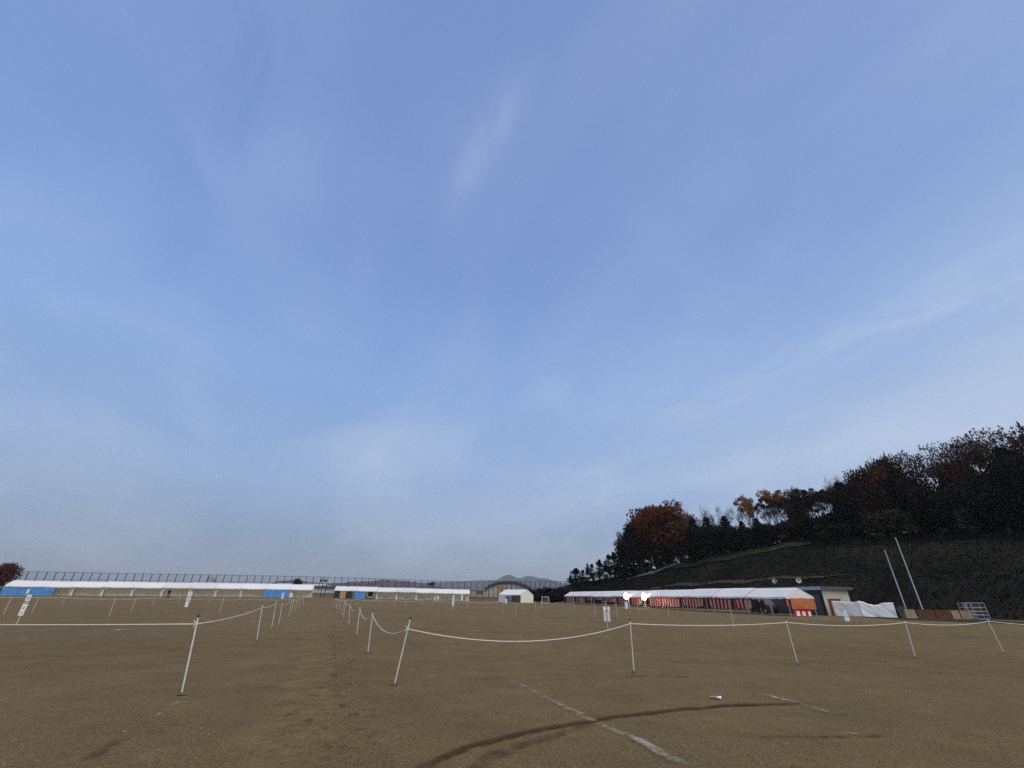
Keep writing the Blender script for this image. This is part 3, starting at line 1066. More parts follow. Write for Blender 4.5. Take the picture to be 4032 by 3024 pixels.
# hedge by the far corner of the field
hed = [(2104, 2325), (2122, 2321), (2141, 2318), (2160, 2317), (2180, 2322), (2201, 2318), (2222, 2322), (2241, 2326), (2259, 2328)]
hed = [(u, vt, F_B.y + (F_C.y - F_B.y) * (u - 1924) / (2250 - 1924) - 3.2) for u, vt in hed]
for i, (u, vt, Y) in enumerate(hed):
    x = xat(u, Y)
    h = zat(x, Y, vt) - .0
    plant('shrub', (i + 1) % 2, (x, Y, ground_z(x, Y) - .1), h, 4.3, f'dark clipped bush in the hedge before the corner fence, {ORD[i]} from the left', 'hedge_bush', 'bush', 'hedge at the far corner')

# maroon tree at the left edge
Y = 122.0
x = xat(-24, Y)
plant('maroon', 0, (x, Y, 0), zat(x, Y, 2224), 7.2, 'dark maroon-leaved tree at the left edge beside the blue sheet', 'autumn_tree', 'tree')

# rough grass on the slope
def grass_cover():
    rs = np.random.RandomState(5)
    mb = MB()
    n = 26000
    for i in range(n):
        t, w = rs.uniform(.6, 9.0), rs.uniform(.02, 1.1)
        q = hill(t, w)
        s = rs.uniform(.18, .5)
        a = rs.uniform(0, 6.28)
        dx, dy = math.cos(a) * s * .35, math.sin(a) * s * .35
        b = len(mb.v)
        mb.v += [(q.x - dx, q.y - dy, q.z - .05), (q.x + dx, q.y + dy, q.z - .05), (q.x + rs.normal() * .12, q.y + rs.normal() * .12, q.z + s)]
        mb.f.append((b, b + 1, b + 2))
        mb.mi.append(0)
    o = mb.build('hill_grass', leaf_mat('rough_grass', (.004, .004, .003), (.017, .015, .008), .15))
    struct(o, 'stuff')
    o['label'] = 'rough dark grass covering the hillside'


grass_cover()

# ------------------------------------------------------------------ far land behind the fence
def ridge(name, Y, pts, m, depth, seed, rough=1.0, foot=None):
    """a wooded ridge as a solid strip of land; pts are (pixel u, pixel v of skyline)"""
    mb = MB()
    us = np.linspace(pts[0][0], pts[-1][0], 160)
    vs__ = np.interp(us, [q[0] for q in pts], [q[1] for q in pts])
    rows = [(-1.0, 0), (-.6, .45), (-.25, .85), (0, 1), (.4, .8), (1, 0)]
    for s, hf in rows:
        for i, (u, v) in enumerate(zip(us, vs__)):
            x = xat(u, Y)
            z = zat(x, Y, v)
            z *= (1 + rough * .10 * mnoise.noise((u * .05, seed, s)) + rough * .06 * mnoise.noise((u * .23, seed, s)))
            mb.v.append((x, Y + s * depth, -2 + (z + 2) * hf))
    n = len(us)
    for j in range(len(rows) - 1):
        for i in range(n - 1):
            a = j * n + i
            mb.f.append((a, a + 1, a + n + 1, a + n))
            mb.mi.append(0)
    struct(mb.build(name, m, smooth=True))


M_FAR = mat('far_woods', (.055, .060, .055), .95, .3, .02)
M_FAR2 = mat('bare_woods', (.085, .065, .065), .95, .35, .05)
ridge('far_hill', 4200, [(1900, 2300), (1940, 2292), (1958, 2281), (1975, 2271), (1990, 2265), (2003, 2262.5), (2014, 2265), (2026, 2272), (2040, 2277), (2052, 2276),
                         (2070, 2269.5), (2090, 2268), (2105, 2271), (2125, 2276), (2145, 2277), (2160, 2279), (2175, 2284), (2215, 2296), (2260, 2310)], M_FAR, 330, 1.0, .25)
ridge('far_hill', 5200, [(-300, 2316), (300, 2306), (700, 2302), (1000, 2300), (1300, 2299), (1600, 2296), (1800, 2289), (1900, 2284), (2000, 2284), (2300, 2300), (2600, 2330)], M_FAR, 300, 2.0, .3)
ridge('wooded_rise', 1300, [(980, 2330), (1060, 2300), (1080, 2290), (1120, 2284), (1170, 2286), (1210, 2291), (1260, 2297), (1330, 2296), (1370, 2291), (1420, 2289), (1460, 2288),
                          (1500, 2282), (1560, 2286), (1620, 2290), (1660, 2297), (1720, 2308), (1800, 2330)], M_FAR2, 110, 3.0, .6)

# small bare trees rising over the tents, seen through the net
for i, (u, vt, Y, kd, wp) in enumerate([(826, 2272, 190, 'bare', 40), (1690, 2292, 175, 'sparse_red', 32), (1160, 2281, 230, 'dark', 26), (1300, 2308, 172, 'bare', 26), (1290, 2318, 170, 'bare', 18),
                                        (1030, 2300, 200, 'dark', 24), (565, 2296, 185, 'olive', 30)]):
    x = xat(u, Y)
    z0 = ground_z(x, Y)
    plant(kd, i % 2, (x, Y, z0), zat(x, Y, vt) - z0, wp * Y / 1845, ['bare shrub-like tree behind the left tents', 'reddish thin tree behind the right part of the middle tents',
          'dark round tree beyond the pale long roof', 'leafless sapling behind the fence right of the lamp post', 'smaller leafless sapling nearest the lamp post',
          'dark round tree low over the left tents', 'olive bush-like tree low over the left tents'][i], 'small_tree', 'tree', 'trees beyond the fence')

# ------------------------------------------------------------------ buildings behind the fence
def wbox(name, x0, x1, y0, y1, z0, z1, m, parent):
    return MB().box(x0, x1, y0, y1, z0, z1).build(name, m, parent)


M_CREAMWALL = mat('cream_wall', (.42, .34, .22), .85, .08, .6)
M_PALEWALL = mat('pale_wall', (.50, .48, .42), .85, .06, .6)
M_OCHRE = mat('ochre_door', (.45, .25, .07), .7, .08, 1)
M_ROOFDK = mat('slate_roof', (.085, .092, .10), .6, .15, .8)
M_WIN = mat('window_glass', (.04, .045, .05), .15, spec=.6)
M_WHITEWALL = mat('white_wall', (.62, .66, .68), .7, .05, .4)

Y = 192.0
xl, xr = xat(1908, Y), xat(2094, Y)
zc = zat((xl + xr) / 2, Y, 2296)
gym = thing('gymnasium', 'cream hall with dark arched roof beyond the fence behind the small tent', 'building', ((xl + xr) / 2, Y, .6))
hw = (xr - xl) / 2
za = zc - .6
eav = za * .36


def arch(x, o=0.0):
    return eav + (za - eav) * max(0, 1 - (x / (hw + o)) ** 2) ** .62


N = 28
mb = MB()
for i in range(N):
    a, b = -hw + 2 * hw * i / N, -hw + 2 * hw * (i + 1) / N
    mb.quad((a, 0, 0), (b, 0, 0), (b, 0, arch(b)), (a, 0, arch(a)))
    mb.quad((b, 14, 0), (a, 14, 0), (a, 14, arch(a)), (b, 14, arch(b)))
mb.quad((-hw, 14, 0), (-hw, 0, 0), (-hw, 0, eav), (-hw, 14, eav))
mb.quad((hw, 0, 0), (hw, 14, 0), (hw, 14, eav), (hw, 0, eav))
mb.build('wall', M_PALEWALL, gym)
mb = MB()
hw2 = hw + .6
for i in range(N):
    a, b = -hw2 + 2 * hw2 * i / N, -hw2 + 2 * hw2 * (i + 1) / N
    za_, zb_ = arch(a, .6) + .12, arch(b, .6) + .12
    t_ = .75
    mb.quad((a, -1.0, za_ + t_), (b, -1.0, zb_ + t_), (b, 15, zb_ + t_), (a, 15, za_ + t_))
    mb.quad((a, -1.0, za_), (b, -1.0, zb_), (b, -1.0, zb_ + t_), (a, -1.0, za_ + t_))
    mb.quad((b, -1.0, zb_), (a, -1.0, za_), (a, 15, za_), (b, 15, zb_))
mb.build('roof', M_ROOFDK, gym)


def gx(u):
    return xat(u, Y) - (xl + xr) / 2


MB().box(gx(1958), gx(1981), -.15, .05, 1.2, zat(0, Y, 2312) - .6).build('door', M_OCHRE, gym)
for a, b, v0, v1 in ((1987, 1997, 2313, 2322), (2008, 2014, 2311, 2320), (2018, 2024, 2315, 2322), (2028, 2036, 2315, 2322)):
    w_ = MB().box(gx(a), gx(b), -.12, .05, zat(0, Y, v1) - .6, zat(0, Y, v0) - .6).build('window', M_PALEWALL, gym)
    MB().box(gx(a) + .12, gx(b) - .12, -.16, -.11, zat(0, Y, v1) - .48, zat(0, Y, v0) - .72).build('pane', M_WIN, w_)
for a in (1926, 1941, 1950, 1983, 2040):
    MB().box(gx(a), gx(a) + .25, -.10, .05, 0, eav + .6).build('pilaster', M_CREAMWALL, gym)

Y = 182.0
xl, xr = xat(1846, Y), xat(1905, Y)
zt = zat((xl + xr) / 2, Y, 2321)
sb = thing('clubhouse', 'low flat-roofed tan building beyond the fence left of the arched hall', 'building', (xl, Y, .6))
wbox('wall', 0, xr - xl, 0, 8, 0, zt - .9, M_CREAMWALL, sb)
wbox('roof', -.25, xr - xl + .25, -.25, 8.2, zt - .9, zt - .6, M_CREAMWALL, sb)
w_ = wbox('window', xat(1879, Y) - xl, xat(1899, Y) - xl, -.08, .05, zat(xl, Y, 2338.5) - .6, zat(xl, Y, 2326.5) - .6, M_WIN, sb)
for k in (1, 2, 3):
    xx = xat(1879, Y) - xl + k * (xat(1899, Y) - xat(1879, Y)) / 4
    MB().box(xx - .04, xx + .04, -.12, -.07, zat(xl, Y, 2338.5) - .6, zat(xl, Y, 2326.5) - .6).build('mullion', M_CREAMWALL, w_)

Y = 215.0
xl, xr = xat(1196, Y), xat(1345, Y)
zt = zat(xl, Y, 2313)
wb_ = thing('white_shed', 'long bluish-white low shed beyond the fence behind the lamp post', 'building', (xl, Y, .5))
wbox('wall', 0, xr - xl, 0, 9, 0, zt - .8, M_WHITEWALL, wb_)
wbox('roof', -.4, xr - xl + .4, -.4, 9.4, zt - .8, zt - .45, M_ROOFDK, wb_)
for k in range(5):
    xx = 1.5 + k * (xr - xl - 3) / 4.6
    MB().box(xx, xx + 1.1, -.06, .04, 0, 2.1).build('door', M_PALEWALL, wb_)

Y = 300.0
xl, xr = xat(1072, Y), xat(1262, Y)
zt = zat(xl, Y, 2296.5)
lb = thing('long_building', 'far long building with pale cream roof over the right end of left tents', 'building', (xl, Y, .2))
wbox('wall', 0, xr - xl, 0, 12, 0, zt - 1.2, mat('grey_wall', (.20, .20, .19), .8, .1, .3), lb)
mb = MB()
L_ = xr - xl
mb.quad((-.5, -.8, zt - 1.3), (L_ + .5, -.8, zt - 1.3), (L_ + .5, 6, zt), (-.5, 6, zt))
mb.quad((L_ + .5, 12.8, zt - 1.3), (-.5, 12.8, zt - 1.3), (-.5, 6, zt), (L_ + .5, 6, zt))
mb.poly([(-.5, -.8, zt - 1.3), (-.5, 6, zt), (-.5, 12.8, zt - 1.3)])
mb.poly([(L_ + .5, -.8, zt - 1.3), (L_ + .5, 12.8, zt - 1.3), (L_ + .5, 6, zt)])
mb.build('roof', mat('cream_roof', (.55, .52, .45), .7, .06, .3), lb)
for k in range(9):
    xx = 1 + k * (L_ - 2) / 9
    MB().box(xx, xx + 1.4, -.06, .04, 1.0, 2.2).build('window', M_WIN, lb)

# ------------------------------------------------------------------ back fence
def fence(A, B, n, hh, label, base=1.2):
    d = B - A
    L = d.length
    rot = math.atan2(d.y, d.x)
    root = thing('net_fence', label, 'fence', (A.x, A.y, 0), rot)
    step = L / n
    pm = MB().tube([(0, 0, -.3), (0, 0, hh - base)], .095, 6).mesh('post', M_DARKMETAL)
    nm = MB().quad((0.05, .03, .05), (step - .05, .03, .05), (step - .05, .03, hh - base - .05), (.05, .03, hh - base - .05)).mesh('net_panel', M_NET)
    for i in range(n + 1):
        q = A + d * (i / n)
        zb = ground_z(q.x, q.y)
        o = obj('post', pm, root, (i * step, 0, zb))
        if i < n:
            o = obj('net_panel', nm, root, (i * step, 0, zb))
    for z, r in ((hh - .02, .045), (hh - 1.9, .03), (base + .9, .03), (base + .12, .03)):
        pts = []
        for i in range(0, n + 1, 3):
            q = A + d * (i / n)
            pts.append((i * step, -.02, z + gz(q.x, q.y)))
        q = B
        pts.append((L, -.02, z + gz(q.x, q.y)))
        MB().tube(pts, r, 5).build('rail', M_DARKMETAL, root)
    return root


fence(F_A, F_B, 67, 6.0, 'tall dark net fence on a low bank behind the left and middle tents')
fence(F_B, F_C, 17, 6.35, 'tall dark net fence running from the far corner to the hill trees')

# lamp post with two loudspeakers
Y = 145.0
x = xat(1263, Y)
zb = ground_z(x, Y)
lp = thing('loudspeaker_post', 'dark post with two black loudspeaker boxes between left and middle tents', 'lamp post', (x, Y, zb))
ht = zat(x, Y, 2272) - zb
MB().tube([(0, 0, -.3), (0, 0, ht)], [.13, .10], 8).build('pole', M_DARKMETAL, lp)
MB().tube([(0, 0, ht - .12), (0, 0, ht + .25)], [.16, .03], 8).build('cap', M_DARKMETAL, lp)
arm = MB().tube([(-.75, -.05, ht - .75), (.85, -.05, ht - .75)], .05, 6).build('crossarm', M_DARKMETAL, lp)
for sx in (-.62, .72):
    bx_ = MB()
    bx_.lathe([(.0, -.33), (.30, -.33), (.36, -.15), (.36, .15), (.26, .30), (0, .30)], 10, 'y', (sx, -.12, ht - 1.05))
    b_ = bx_.build('speaker', M_CAP, lp)
    b_.scale.z = 1.0
    MB().tube([(sx, -.05, ht - .75), (sx, -.12, ht - 1.0)], .03, 5).build('bracket', M_DARKMETAL, lp)
x2 = xat(1271, Y)
MB().tube([(x2 - x + .2, .6, -.3), (x2 - x + .2, .6, ht * .55)], .06, 6).build('side_pole', M_DARKMETAL, lp)

# ------------------------------------------------------------------ tents
def make_tent(A, B, depth, eave, rise, canvas, label, group, ends=(False, False), curtain=True, gather=True, table=True, over=.25, n_mid=0, sag=.10, name='event_tent'):
    """A, B: front corners seen from the field; the tent lies behind the line A-B"""
    d = B - A
    W = d.length - .05
    eave += rnd.uniform(-.04, .04)
    rise += rnd.uniform(-.05, .05)
    rot = math.atan2(d.y, d.x)
    root = thing(name, label, 'tent', ((A.x + B.x) / 2, (A.y + B.y) / 2, (gz(A.x, A.y) + gz(B.x, B.y)) / 2), rot, group)
    h = W / 2
    seed = rnd.uniform(0, 100)

    def roof(a, b):
        x = -h + W * a
        y = -over + (depth + 2 * over) * b
        c = abs(b - .5) * 2
        z = eave + .12 + rise * (1 - c)
        z -= sag * math.sin(math.pi * a) ** 2 * math.sin(math.pi * min(1, c * 1.02)) * .7
        z += .03 * mnoise.noise((x * .9, y * .9, seed))
        if c > .999:
            z -= .05 * math.sin(math.pi * a) ** 2
        return (x, y, z)
    mb = MB().grid(roof, 14, 8)
    for b, sgn in ((0, -1), (1, 1)):
        for i in range(14):
            p0, p1 = roof(i / 14, b), roof((i + 1) / 14, b)
            dr0 = .20 + .03 * math.sin(i * 2.1 + seed)
            dr1 = .20 + .03 * math.sin((i + 1) * 2.1 + seed)
            q = ((p0[0], p0[1] + sgn * .01, p0[2] - dr0), (p1[0], p1[1] + sgn * .01, p1[2] - dr1))
            mb.quad(q[0], q[1], p1, p0) if sgn < 0 else mb.quad(q[1], q[0], p0, p1)
    mb.build('canopy', canvas, root, smooth=True)
    for e, on in ((0, ends[0]), (1, ends[1])):
        if on:
            g = MB()
            pts = [roof(e, j / 8) for j in range(9)]
            off = .02 * (1 if e else -1)
            g.poly([(pts[0][0] + off, pts[0][1], pts[0][2] - .22)] + [(q[0] + off, q[1], q[2]) for q in pts] + [(pts[-1][0] + off, pts[-1][1], pts[-1][2] - .22)])
            g.build('gable', canvas, root)
    leg = MB().tube([(0, 0, 0), (0, 0, eave)], .032, 6).mesh('leg', M_PIPE)
    xs = [-h + .08, h - .08] + [-h + W * (k + 1) / (n_mid + 1) for k in range(n_mid)]
    for x in xs:
        for y in (0, depth):
            obj('leg', leg, root, (x, y, 0))
    for y, z in ((0, eave), (depth, eave), (depth / 2, eave + rise + .05)):
        MB().tube([(-h + .08, y, z), (h - .08, y, z)], .028, 5).build('beam', M_PIPE, root)
    for x in (-h + .08, h - .08):
        MB().tube([(x, 0, eave), (x, depth / 2, eave + rise), (x, depth, eave)], .026, 5).build('rafter', M_PIPE, root)
    if curtain:
        def cur(a, b):
            x = -h + .1 + (W - .2) * a
            return (x, depth * .50 + .06 * math.sin(x * 5 + seed) * (1 - b * .6), .04 + (eave - .10) * b)
        MB().grid(cur, 26, 3).build('back_curtain', M_CREAM, root, smooth=True)
    if gather:
        g = MB()
        n = 12
        base = len(g.v)
        prof = [(0.0, .34), (.5, .27), (1.2, .20), (1.7, .22), (eave - .04, .13)]
        for z, r in prof:
            for k in range(n):
                t = 2 * math.pi * k / n
                rr = r * (1 + .22 * math.sin(3.5 * t * 2 + seed))
                g.v.append((-h + .30 + rr * math.cos(t) * .9 - .12 * (eave - z) / eave, .35 + rr * math.sin(t), z))
        for j in range(len(prof) - 1):
            for k in range(n):
                k2 = (k + 1) % n
                g.f.append((base + j * n + k, base + j * n + k2, base + (j + 1) * n + k2, base + (j + 1) * n + k))
                g.mi.append(0)
        g.build('tied_side_curtain', M_CREAM, root, smooth=True)
    return root


def folding_table(loc, rotz, w, label, group, m=M_TABLE, h=.70, cloth=None):
    t = thing('folding_table', label, 'table', loc, rotz, group)
    MB().box(-w / 2, w / 2, -.23, .23, h - .035, h).build('table_top', m, t)
    lg = MB().tube([(0, 0, 0), (0, 0, h - .035)], .02, 5).mesh('leg', M_PIPE)
    for sx in (-1, 1):
        for sy in (-1, 1):
            obj('leg', lg, t, (sx * (w / 2 - .15), sy * .18, 0))
    return t


def hanging_lamp(loc, label, group, s=1.0):
    t = thing('hanging_lamp', label, 'lamp', loc, 0, group)
    MB().tube([(0, 0, 0), (0, 0, -.12)], .012, 5).build('cord', M_CAP, t)
    MB().lathe([(0, -.12 * s), (.06 * s, -.13 * s), (.085 * s, -.22 * s), (.09 * s, -.42 * s), (.05 * s, -.52 * s), (0, -.54 * s)], 10).build('lamp_glass', M_WHITE, t, True)
    return t


def sheet(name, A, B, z0, z1, m, label, cat='tarpaulin', off=0.0, group=None, wave=.05, lift0=None):
    """a hanging sheet between two ground points"""
    d = B - A
    W = d.length
    rot = math.atan2(d.y, d.x)
    s = rnd.uniform(0, 50)

    def fn(a, b):
        return (W * a, off + wave * mnoise.noise((a * W * .9, s, b * 2)) + wave * .5 * math.sin(a * W * 3 + s) * (1 - b), z0 + (z1 - z0) * b
                - .05 * math.sin(math.pi * a * max(1, round(W / 2))) ** 2 * b)
    o = MB().grid(fn, max(8, int(W * 4)), 6).build(name, m, None, True, (A.x, A.y, gz(A.x, A.y)), rot)
    return tag(o, label, cat, group)


EAVE = 2.05
# ---- left row
L0 = Vector((xat(10, 117.0), 117.0, 0))
L1 = Vector((xat(1226, 137.0), 137.0, 0))
cuts = [10, 158, 275, 395, 513, 631, 739, 842, 943, 1037, 1137, 1226]


def on_line(P0, P1, u):
    lo, hi = -.3, 1.3
    for _ in range(50):
        m = (lo + hi) / 2
        q = P0.lerp(P1, m)
        if proj((q.x, q.y, 1.0))[0] < u:
            lo = m
        else:
            hi = m
    return P0.lerp(P1, lo)


LP = [on_line(L0, L1, u) for u in cuts]
nL = len(LP) - 1
LD = (L1 - L0).normalized()
LN = Vector((-LD.y, LD.x, 0))
rotL = math.atan2(LD.y, LD.x)
for i in range(nL):
    make_tent(LP[i], LP[i + 1], 4.0, EAVE, 1.30, M_CANVAS[[0, 0, 2, 0, 0, 1, 1, 0, 2, 2, 2][i]], f'white pipe tent, {ORD[i]} from the left in the far left row',
              'tents of the far left row', ends=(i == 0, i == nL - 1), gather=(i not in (0, 1)))
    mid = (LP[i] + LP[i + 1]) / 2
    if i >= 2 and i not in (9,):
        q = mid + LN * 2.2 + LD * rnd.uniform(-1.2, 1.2)
        folding_table((q.x, q.y, gz(q.x, q.y)), rotL + rnd.uniform(-.1, .1), rnd.choice([1.8, 2.4]), f'folding table under the {ORD[i]} tent of the far left row', 'folding tables under the left tents',
                      m=[M_TABLE, mat('table_grey', (.30, .29, .25), .6, .1, 5)][i % 2])
        q = mid + LN * .35
        hanging_lamp((q.x, q.y, gz(q.x, q.y) + EAVE - .02), f'small white lamp hanging at the front of the {ORD[i]} tent, far left row', 'lamps of the left tents')
sheet('blue_tarp', on_line(L0, L1, 8), on_line(L0, L1, 212), .02, EAVE, M_BLUE, 'wide blue plastic sheet closing the left end of the far left tents', off=-.16, wave=.09)
sheet('blue_tarp', on_line(L0, L1, 1036), on_line(L0, L1, 1136), .02, EAVE, M_BLUE, 'blue plastic sheet near the right end of the far left tents', off=-.16, wave=.07)

# ---- middle row
P0 = Vector((xat(1310, 140.0), 140.0, 0))
P1 = Vector((xat(1850, 146.0), 146.0, 0))
cuts = [1312, 1400, 1480, 1557, 1635, 1709, 1780, 1849]
MP = [on_line(P0, P1, u) for u in cuts]
MD = (P1 - P0).normalized()
MN = Vector((-MD.y, MD.x, 0))
rotM = math.atan2(MD.y, MD.x)
for i in range(7):
    make_tent(MP[i], MP[i + 1], 4.0, EAVE + .05, 1.05, M_CANVAS[[0, 2, 0, 1, 2, 2, 2][i]], f'white pipe tent, {ORD[i]} from the left in the middle row', 'tents of the middle row',
              ends=(i == 0, i == 6), gather=i not in (0, 1), curtain=True)
    mid = (MP[i] + MP[i + 1]) / 2
    if i >= 2:
        q = mid + MN * 2.0 + MD * rnd.uniform(-.8, .8)
        folding_table((q.x, q.y, gz(q.x, q.y)), rotM, 1.8, f'folding table under the {ORD[i]} tent of the middle row', 'folding tables under the middle tents')
        q = mid + MN * .35
        hanging_lamp((q.x, q.y, gz(q.x, q.y) + EAVE + .02), f'small white lamp hanging at the front of the {ORD[i]} tent, middle row', 'lamps of the middle tents')
for a, b, m, lab in ((1314, 1337, M_DGREEN, 'dark green sheet at the left end of the middle tents'), (1338, 1360, M_TAN, 'tan sheet between two dark green ones in middle tents'),
                     (1361, 1386, M_DGREEN, 'dark green sheet just right of the tan one in middle tents'), (1395, 1439, M_BLUE, 'blue plastic sheet at the left part of the middle tents')):
    sheet('hanging_sheet', on_line(P0, P1, a), on_line(P0, P1, b), .02, EAVE + .02, m, lab, off=-.12)
# round-mouthed stand beside the blue sheet
a, b = on_line(P0, P1, 1443), on_line(P0, P1, 1470)
q = (a + b) / 2 + MN * .6
bw = (b - a).length / 2
st = thing('equipment_shelf', 'white-framed dark booth beside the blue sheet of the middle tents', 'booth', (q.x, q.y, gz(q.x, q.y)), rotM)
fr = MB()
pts = []
for k in range(17):
    t = math.pi + math.pi * k / 16
    pts.append((math.cos(t) * bw * .85, -.1, .95 + math.sin(t) * .55))
pts = [(-bw * .85, -.1, 1.85)] + pts + [(bw * .85, -.1, 1.85)]
fr.tube(pts, .09, 6)
fr.build('frame', M_WHITE, st)
MB().box(-bw * .85, bw * .85, 0, .9, .35, 1.9).build('cabinet', M_CAP, st)
for sx in (-1, 1):
    MB().tube([(sx * bw * .6, .4, 0), (sx * bw * .6, .4, .4)], .04, 5).build('leg', M_PIPE, st)

# ---- small tent in the centre
sA = G(1964, 2371.0)
Yc = 140.0
sA = Vector((xat(1964, 142.5), 142.5, 0))
sB = Vector((xat(2050.5, 137.5), 137.5, 0))
dS = (sB - sA).normalized()
nS = Vector((-dS.y, dS.x, 0))
# the short side leaves to the right and back
sC = Vector((xat(2096.5, 141.0), 141.0, 0))
dep = (sC - sB).length * 1.28
root = make_tent(sA, sB, dep, EAVE, 1.35, mat('tent_canvas_blue', (.90, .91, .90), .7, .04, 1.5, trans=.22), 'small white gabled tent standing alone at the centre of the far side', None, ends=(True, True),
                 curtain=False, gather=False, over=.1)
W = (sB - sA).length
wh = mat('tent_canvas_warm', (.88, .86, .76), .7, .04, 1.5, trans=.1)
def swall(name, fx, fy, m):
    g = MB().grid(lambda a, b: (fx(a) , fy(a), .03 + (EAVE) * b), 8, 3)
    g.build(name, m, root)
swall('side_wall', lambda a: W / 2 + .05, lambda a: -.05 + (dep + .1) * a, wh)
swall('front_flap', lambda a: -W / 2 + .05 + W * .30 * a, lambda a: -.06, M_CANVAS[1])
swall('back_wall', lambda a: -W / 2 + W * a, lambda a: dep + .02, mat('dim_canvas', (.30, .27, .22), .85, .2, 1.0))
swall('side_wall', lambda a: -W / 2 - .03, lambda a: -.05 + (dep + .1) * a, M_CANVAS[1])

# ---- right row
RA = Vector((xat(2224, 143.0), 143.0, 0))
RB = Vector((xat(3104, 57.0), 57.0, 0))
nR = 12
RD = (RB - RA).normalized()
RN = Vector((-RD.y, RD.x, 0))
rotR = math.atan2(RD.y, RD.x)
RP = [RA.lerp(RB, i / nR) for i in range(nR + 1)]
M_BLUECAN = [mat('tent_canvas_d', (.95, .93, .88), .65, .04, 1.2, trans=.2), mat('tent_canvas_e', (.91, .89, .84), .65, .04, 1.2, trans=.2)]
for i in range(nR):
    make_tent(RP[i], RP[i + 1], 3.6, 2.0, 1.06, M_BLUECAN[i % 2], f'bluish-white pipe tent, {ORD[i]} from the far end in the right row', 'tents of the right row',
              ends=(i == 0, i == nR - 1), curtain=False, gather=False, over=.2, n_mid=0, sag=.16)


def striped_curtain(A, B, z_top, z_bot, label, swag=0.0, per=.46):
    """red and white ceremonial curtain: each stripe is a panel of cloth"""
    d = B - A
    W = d.length
    n = max(2, int(round(W / per)))
    root = thing('striped_curtain', label, 'curtain', (A.x, A.y, gz(A.x, A.y)), math.atan2(d.y, d.x), 'red and white striped curtains')
    for i in range(n):
        x0, x1 = W * i / n, W * (i + 1) / n

        def fn(a, b):
            x = x0 + (x1 - x0) * a
            t = x / W
            zb = z_bot + swag * 4 * (t - .5) ** 2
            top = z_top - .03 * math.sin(t * math.pi * 4) ** 2
            pull = swag * .5 * (t - .5) * (1 - b) * -2
            return (x + pull, .05 * math.sin(x * 6.0) * (1.2 - b), zb + (top - zb) * b)
        MB().grid(fn, 3, 4).build('red_stripe' if i % 2 == 0 else 'white_stripe', M_RED if i % 2 == 0 else M_WCLOTH, root, True)
    MB().box(0, W, -.02, .02, z_top - .22, z_top + .02).build('top_band', M_RED, root)
    return root


def rpt(s, back):
    """s in tents along the right row, back in metres behind its front line"""
    q = RA.lerp(RB, s / nR) + RN * back
    return q


segs = [(0.05, .95, .25, .15, 3.4), (1.25, 1.95, .9, .45, 3.45), (2.1, 2.9, 1.15, .35, 3.5), (3.1, 4.0, .7, .2, 3.45), (4.2, 5.0, .45, .1, 3.5), (5.15, 5.9, .35, .3, 3.45), (6.3, 7.0, .30, .15, 3.5),
        (7.0, 7.95, .35, .1, 3.42), (8.0, 8.9, .35, .45, 3.5), (9.1, 9.95, .35, .35, 3.42), (10.0, 10.55, .45, .3, 3.5), (11.35, 11.9, .9, .3, 3.45)]
for i, (s0, s1, zb, sw, bk) in enumerate(segs):
    striped_curtain(rpt(s0, bk), rpt(s1, bk), 1.95, zb, f'red and white striped curtain behind the right tents, {ORD[i]} from the far end', sw)
# left end of the right row
striped_curtain(rpt(0.02, 3.3), rpt(0.02, .3), 1.95, .1, 'red and white striped curtain across the far left end of the right row')
# right end: orange sheet, curtain below it
q0, q1 = rpt(12, .12) + RD * .22, rpt(12, 3.55) + RD * .22
o = sheet('orange_tarp', q0, q1, .78, 1.98, M_ORANGE, 'orange plastic sheet on the near end of the right tents', wave=.05)
striped_curtain(rpt(12, .25) + RD * .10, rpt(12, 2.7) + RD * .10, .80, .05, 'short red and white curtain below the orange sheet', per=.42)

# tables, chairs along the right row
for i in range(11):
    if i in (4, 5):
        continue
    q = rpt(i + .5, 1.1)
    folding_table((q.x, q.y, 0), rotR + rnd.uniform(-.05, .05), 1.8 * 2, f'long dark folding table under the {ORD[i]} tent of the right row', 'folding tables under the right tents', h=.72)


def folding_chair(loc, rotz, label):
    t = thing('folding_chair', label, 'chair', loc, rotz, 'folding chairs under the right tents')
    MB().box(-.2, .2, -.2, .2, .42, .45).build('seat', M_CAP, t)
    MB().box(-.2, .2, .19, .22, .62, .82).build('backrest', M_CAP, t)
    for sx in (-.2, .2):
        MB().tube([(sx, -.22, 0), (sx, .21, .84)], .013, 5).build('leg', M_PIPE, t)
        MB().tube([(sx, .22, 0), (sx, -.1, .44)], .013, 5).build('leg', M_PIPE, t)
    return t


k = 0
for i in range(6, 11):
    for s in (.3, .7):
        q = rpt(i + s, 1.9)
        folding_chair((q.x, q.y, 0), rotR + math.pi + rnd.uniform(-.3, .3), f'black folding chair behind the tables of the right row, {ORD[k]} from the far end')
        k += 1
for j, (s, bk) in enumerate(((10.75, .4), (11.25, .45), (9.4, .4))):
    q = rpt(s, bk)
    hanging_lamp((q.x, q.y, 1.96), f'white lamp hanging under the near end of the right row, {ORD[j]} counted', 'lamps of the right tents', 1.0)

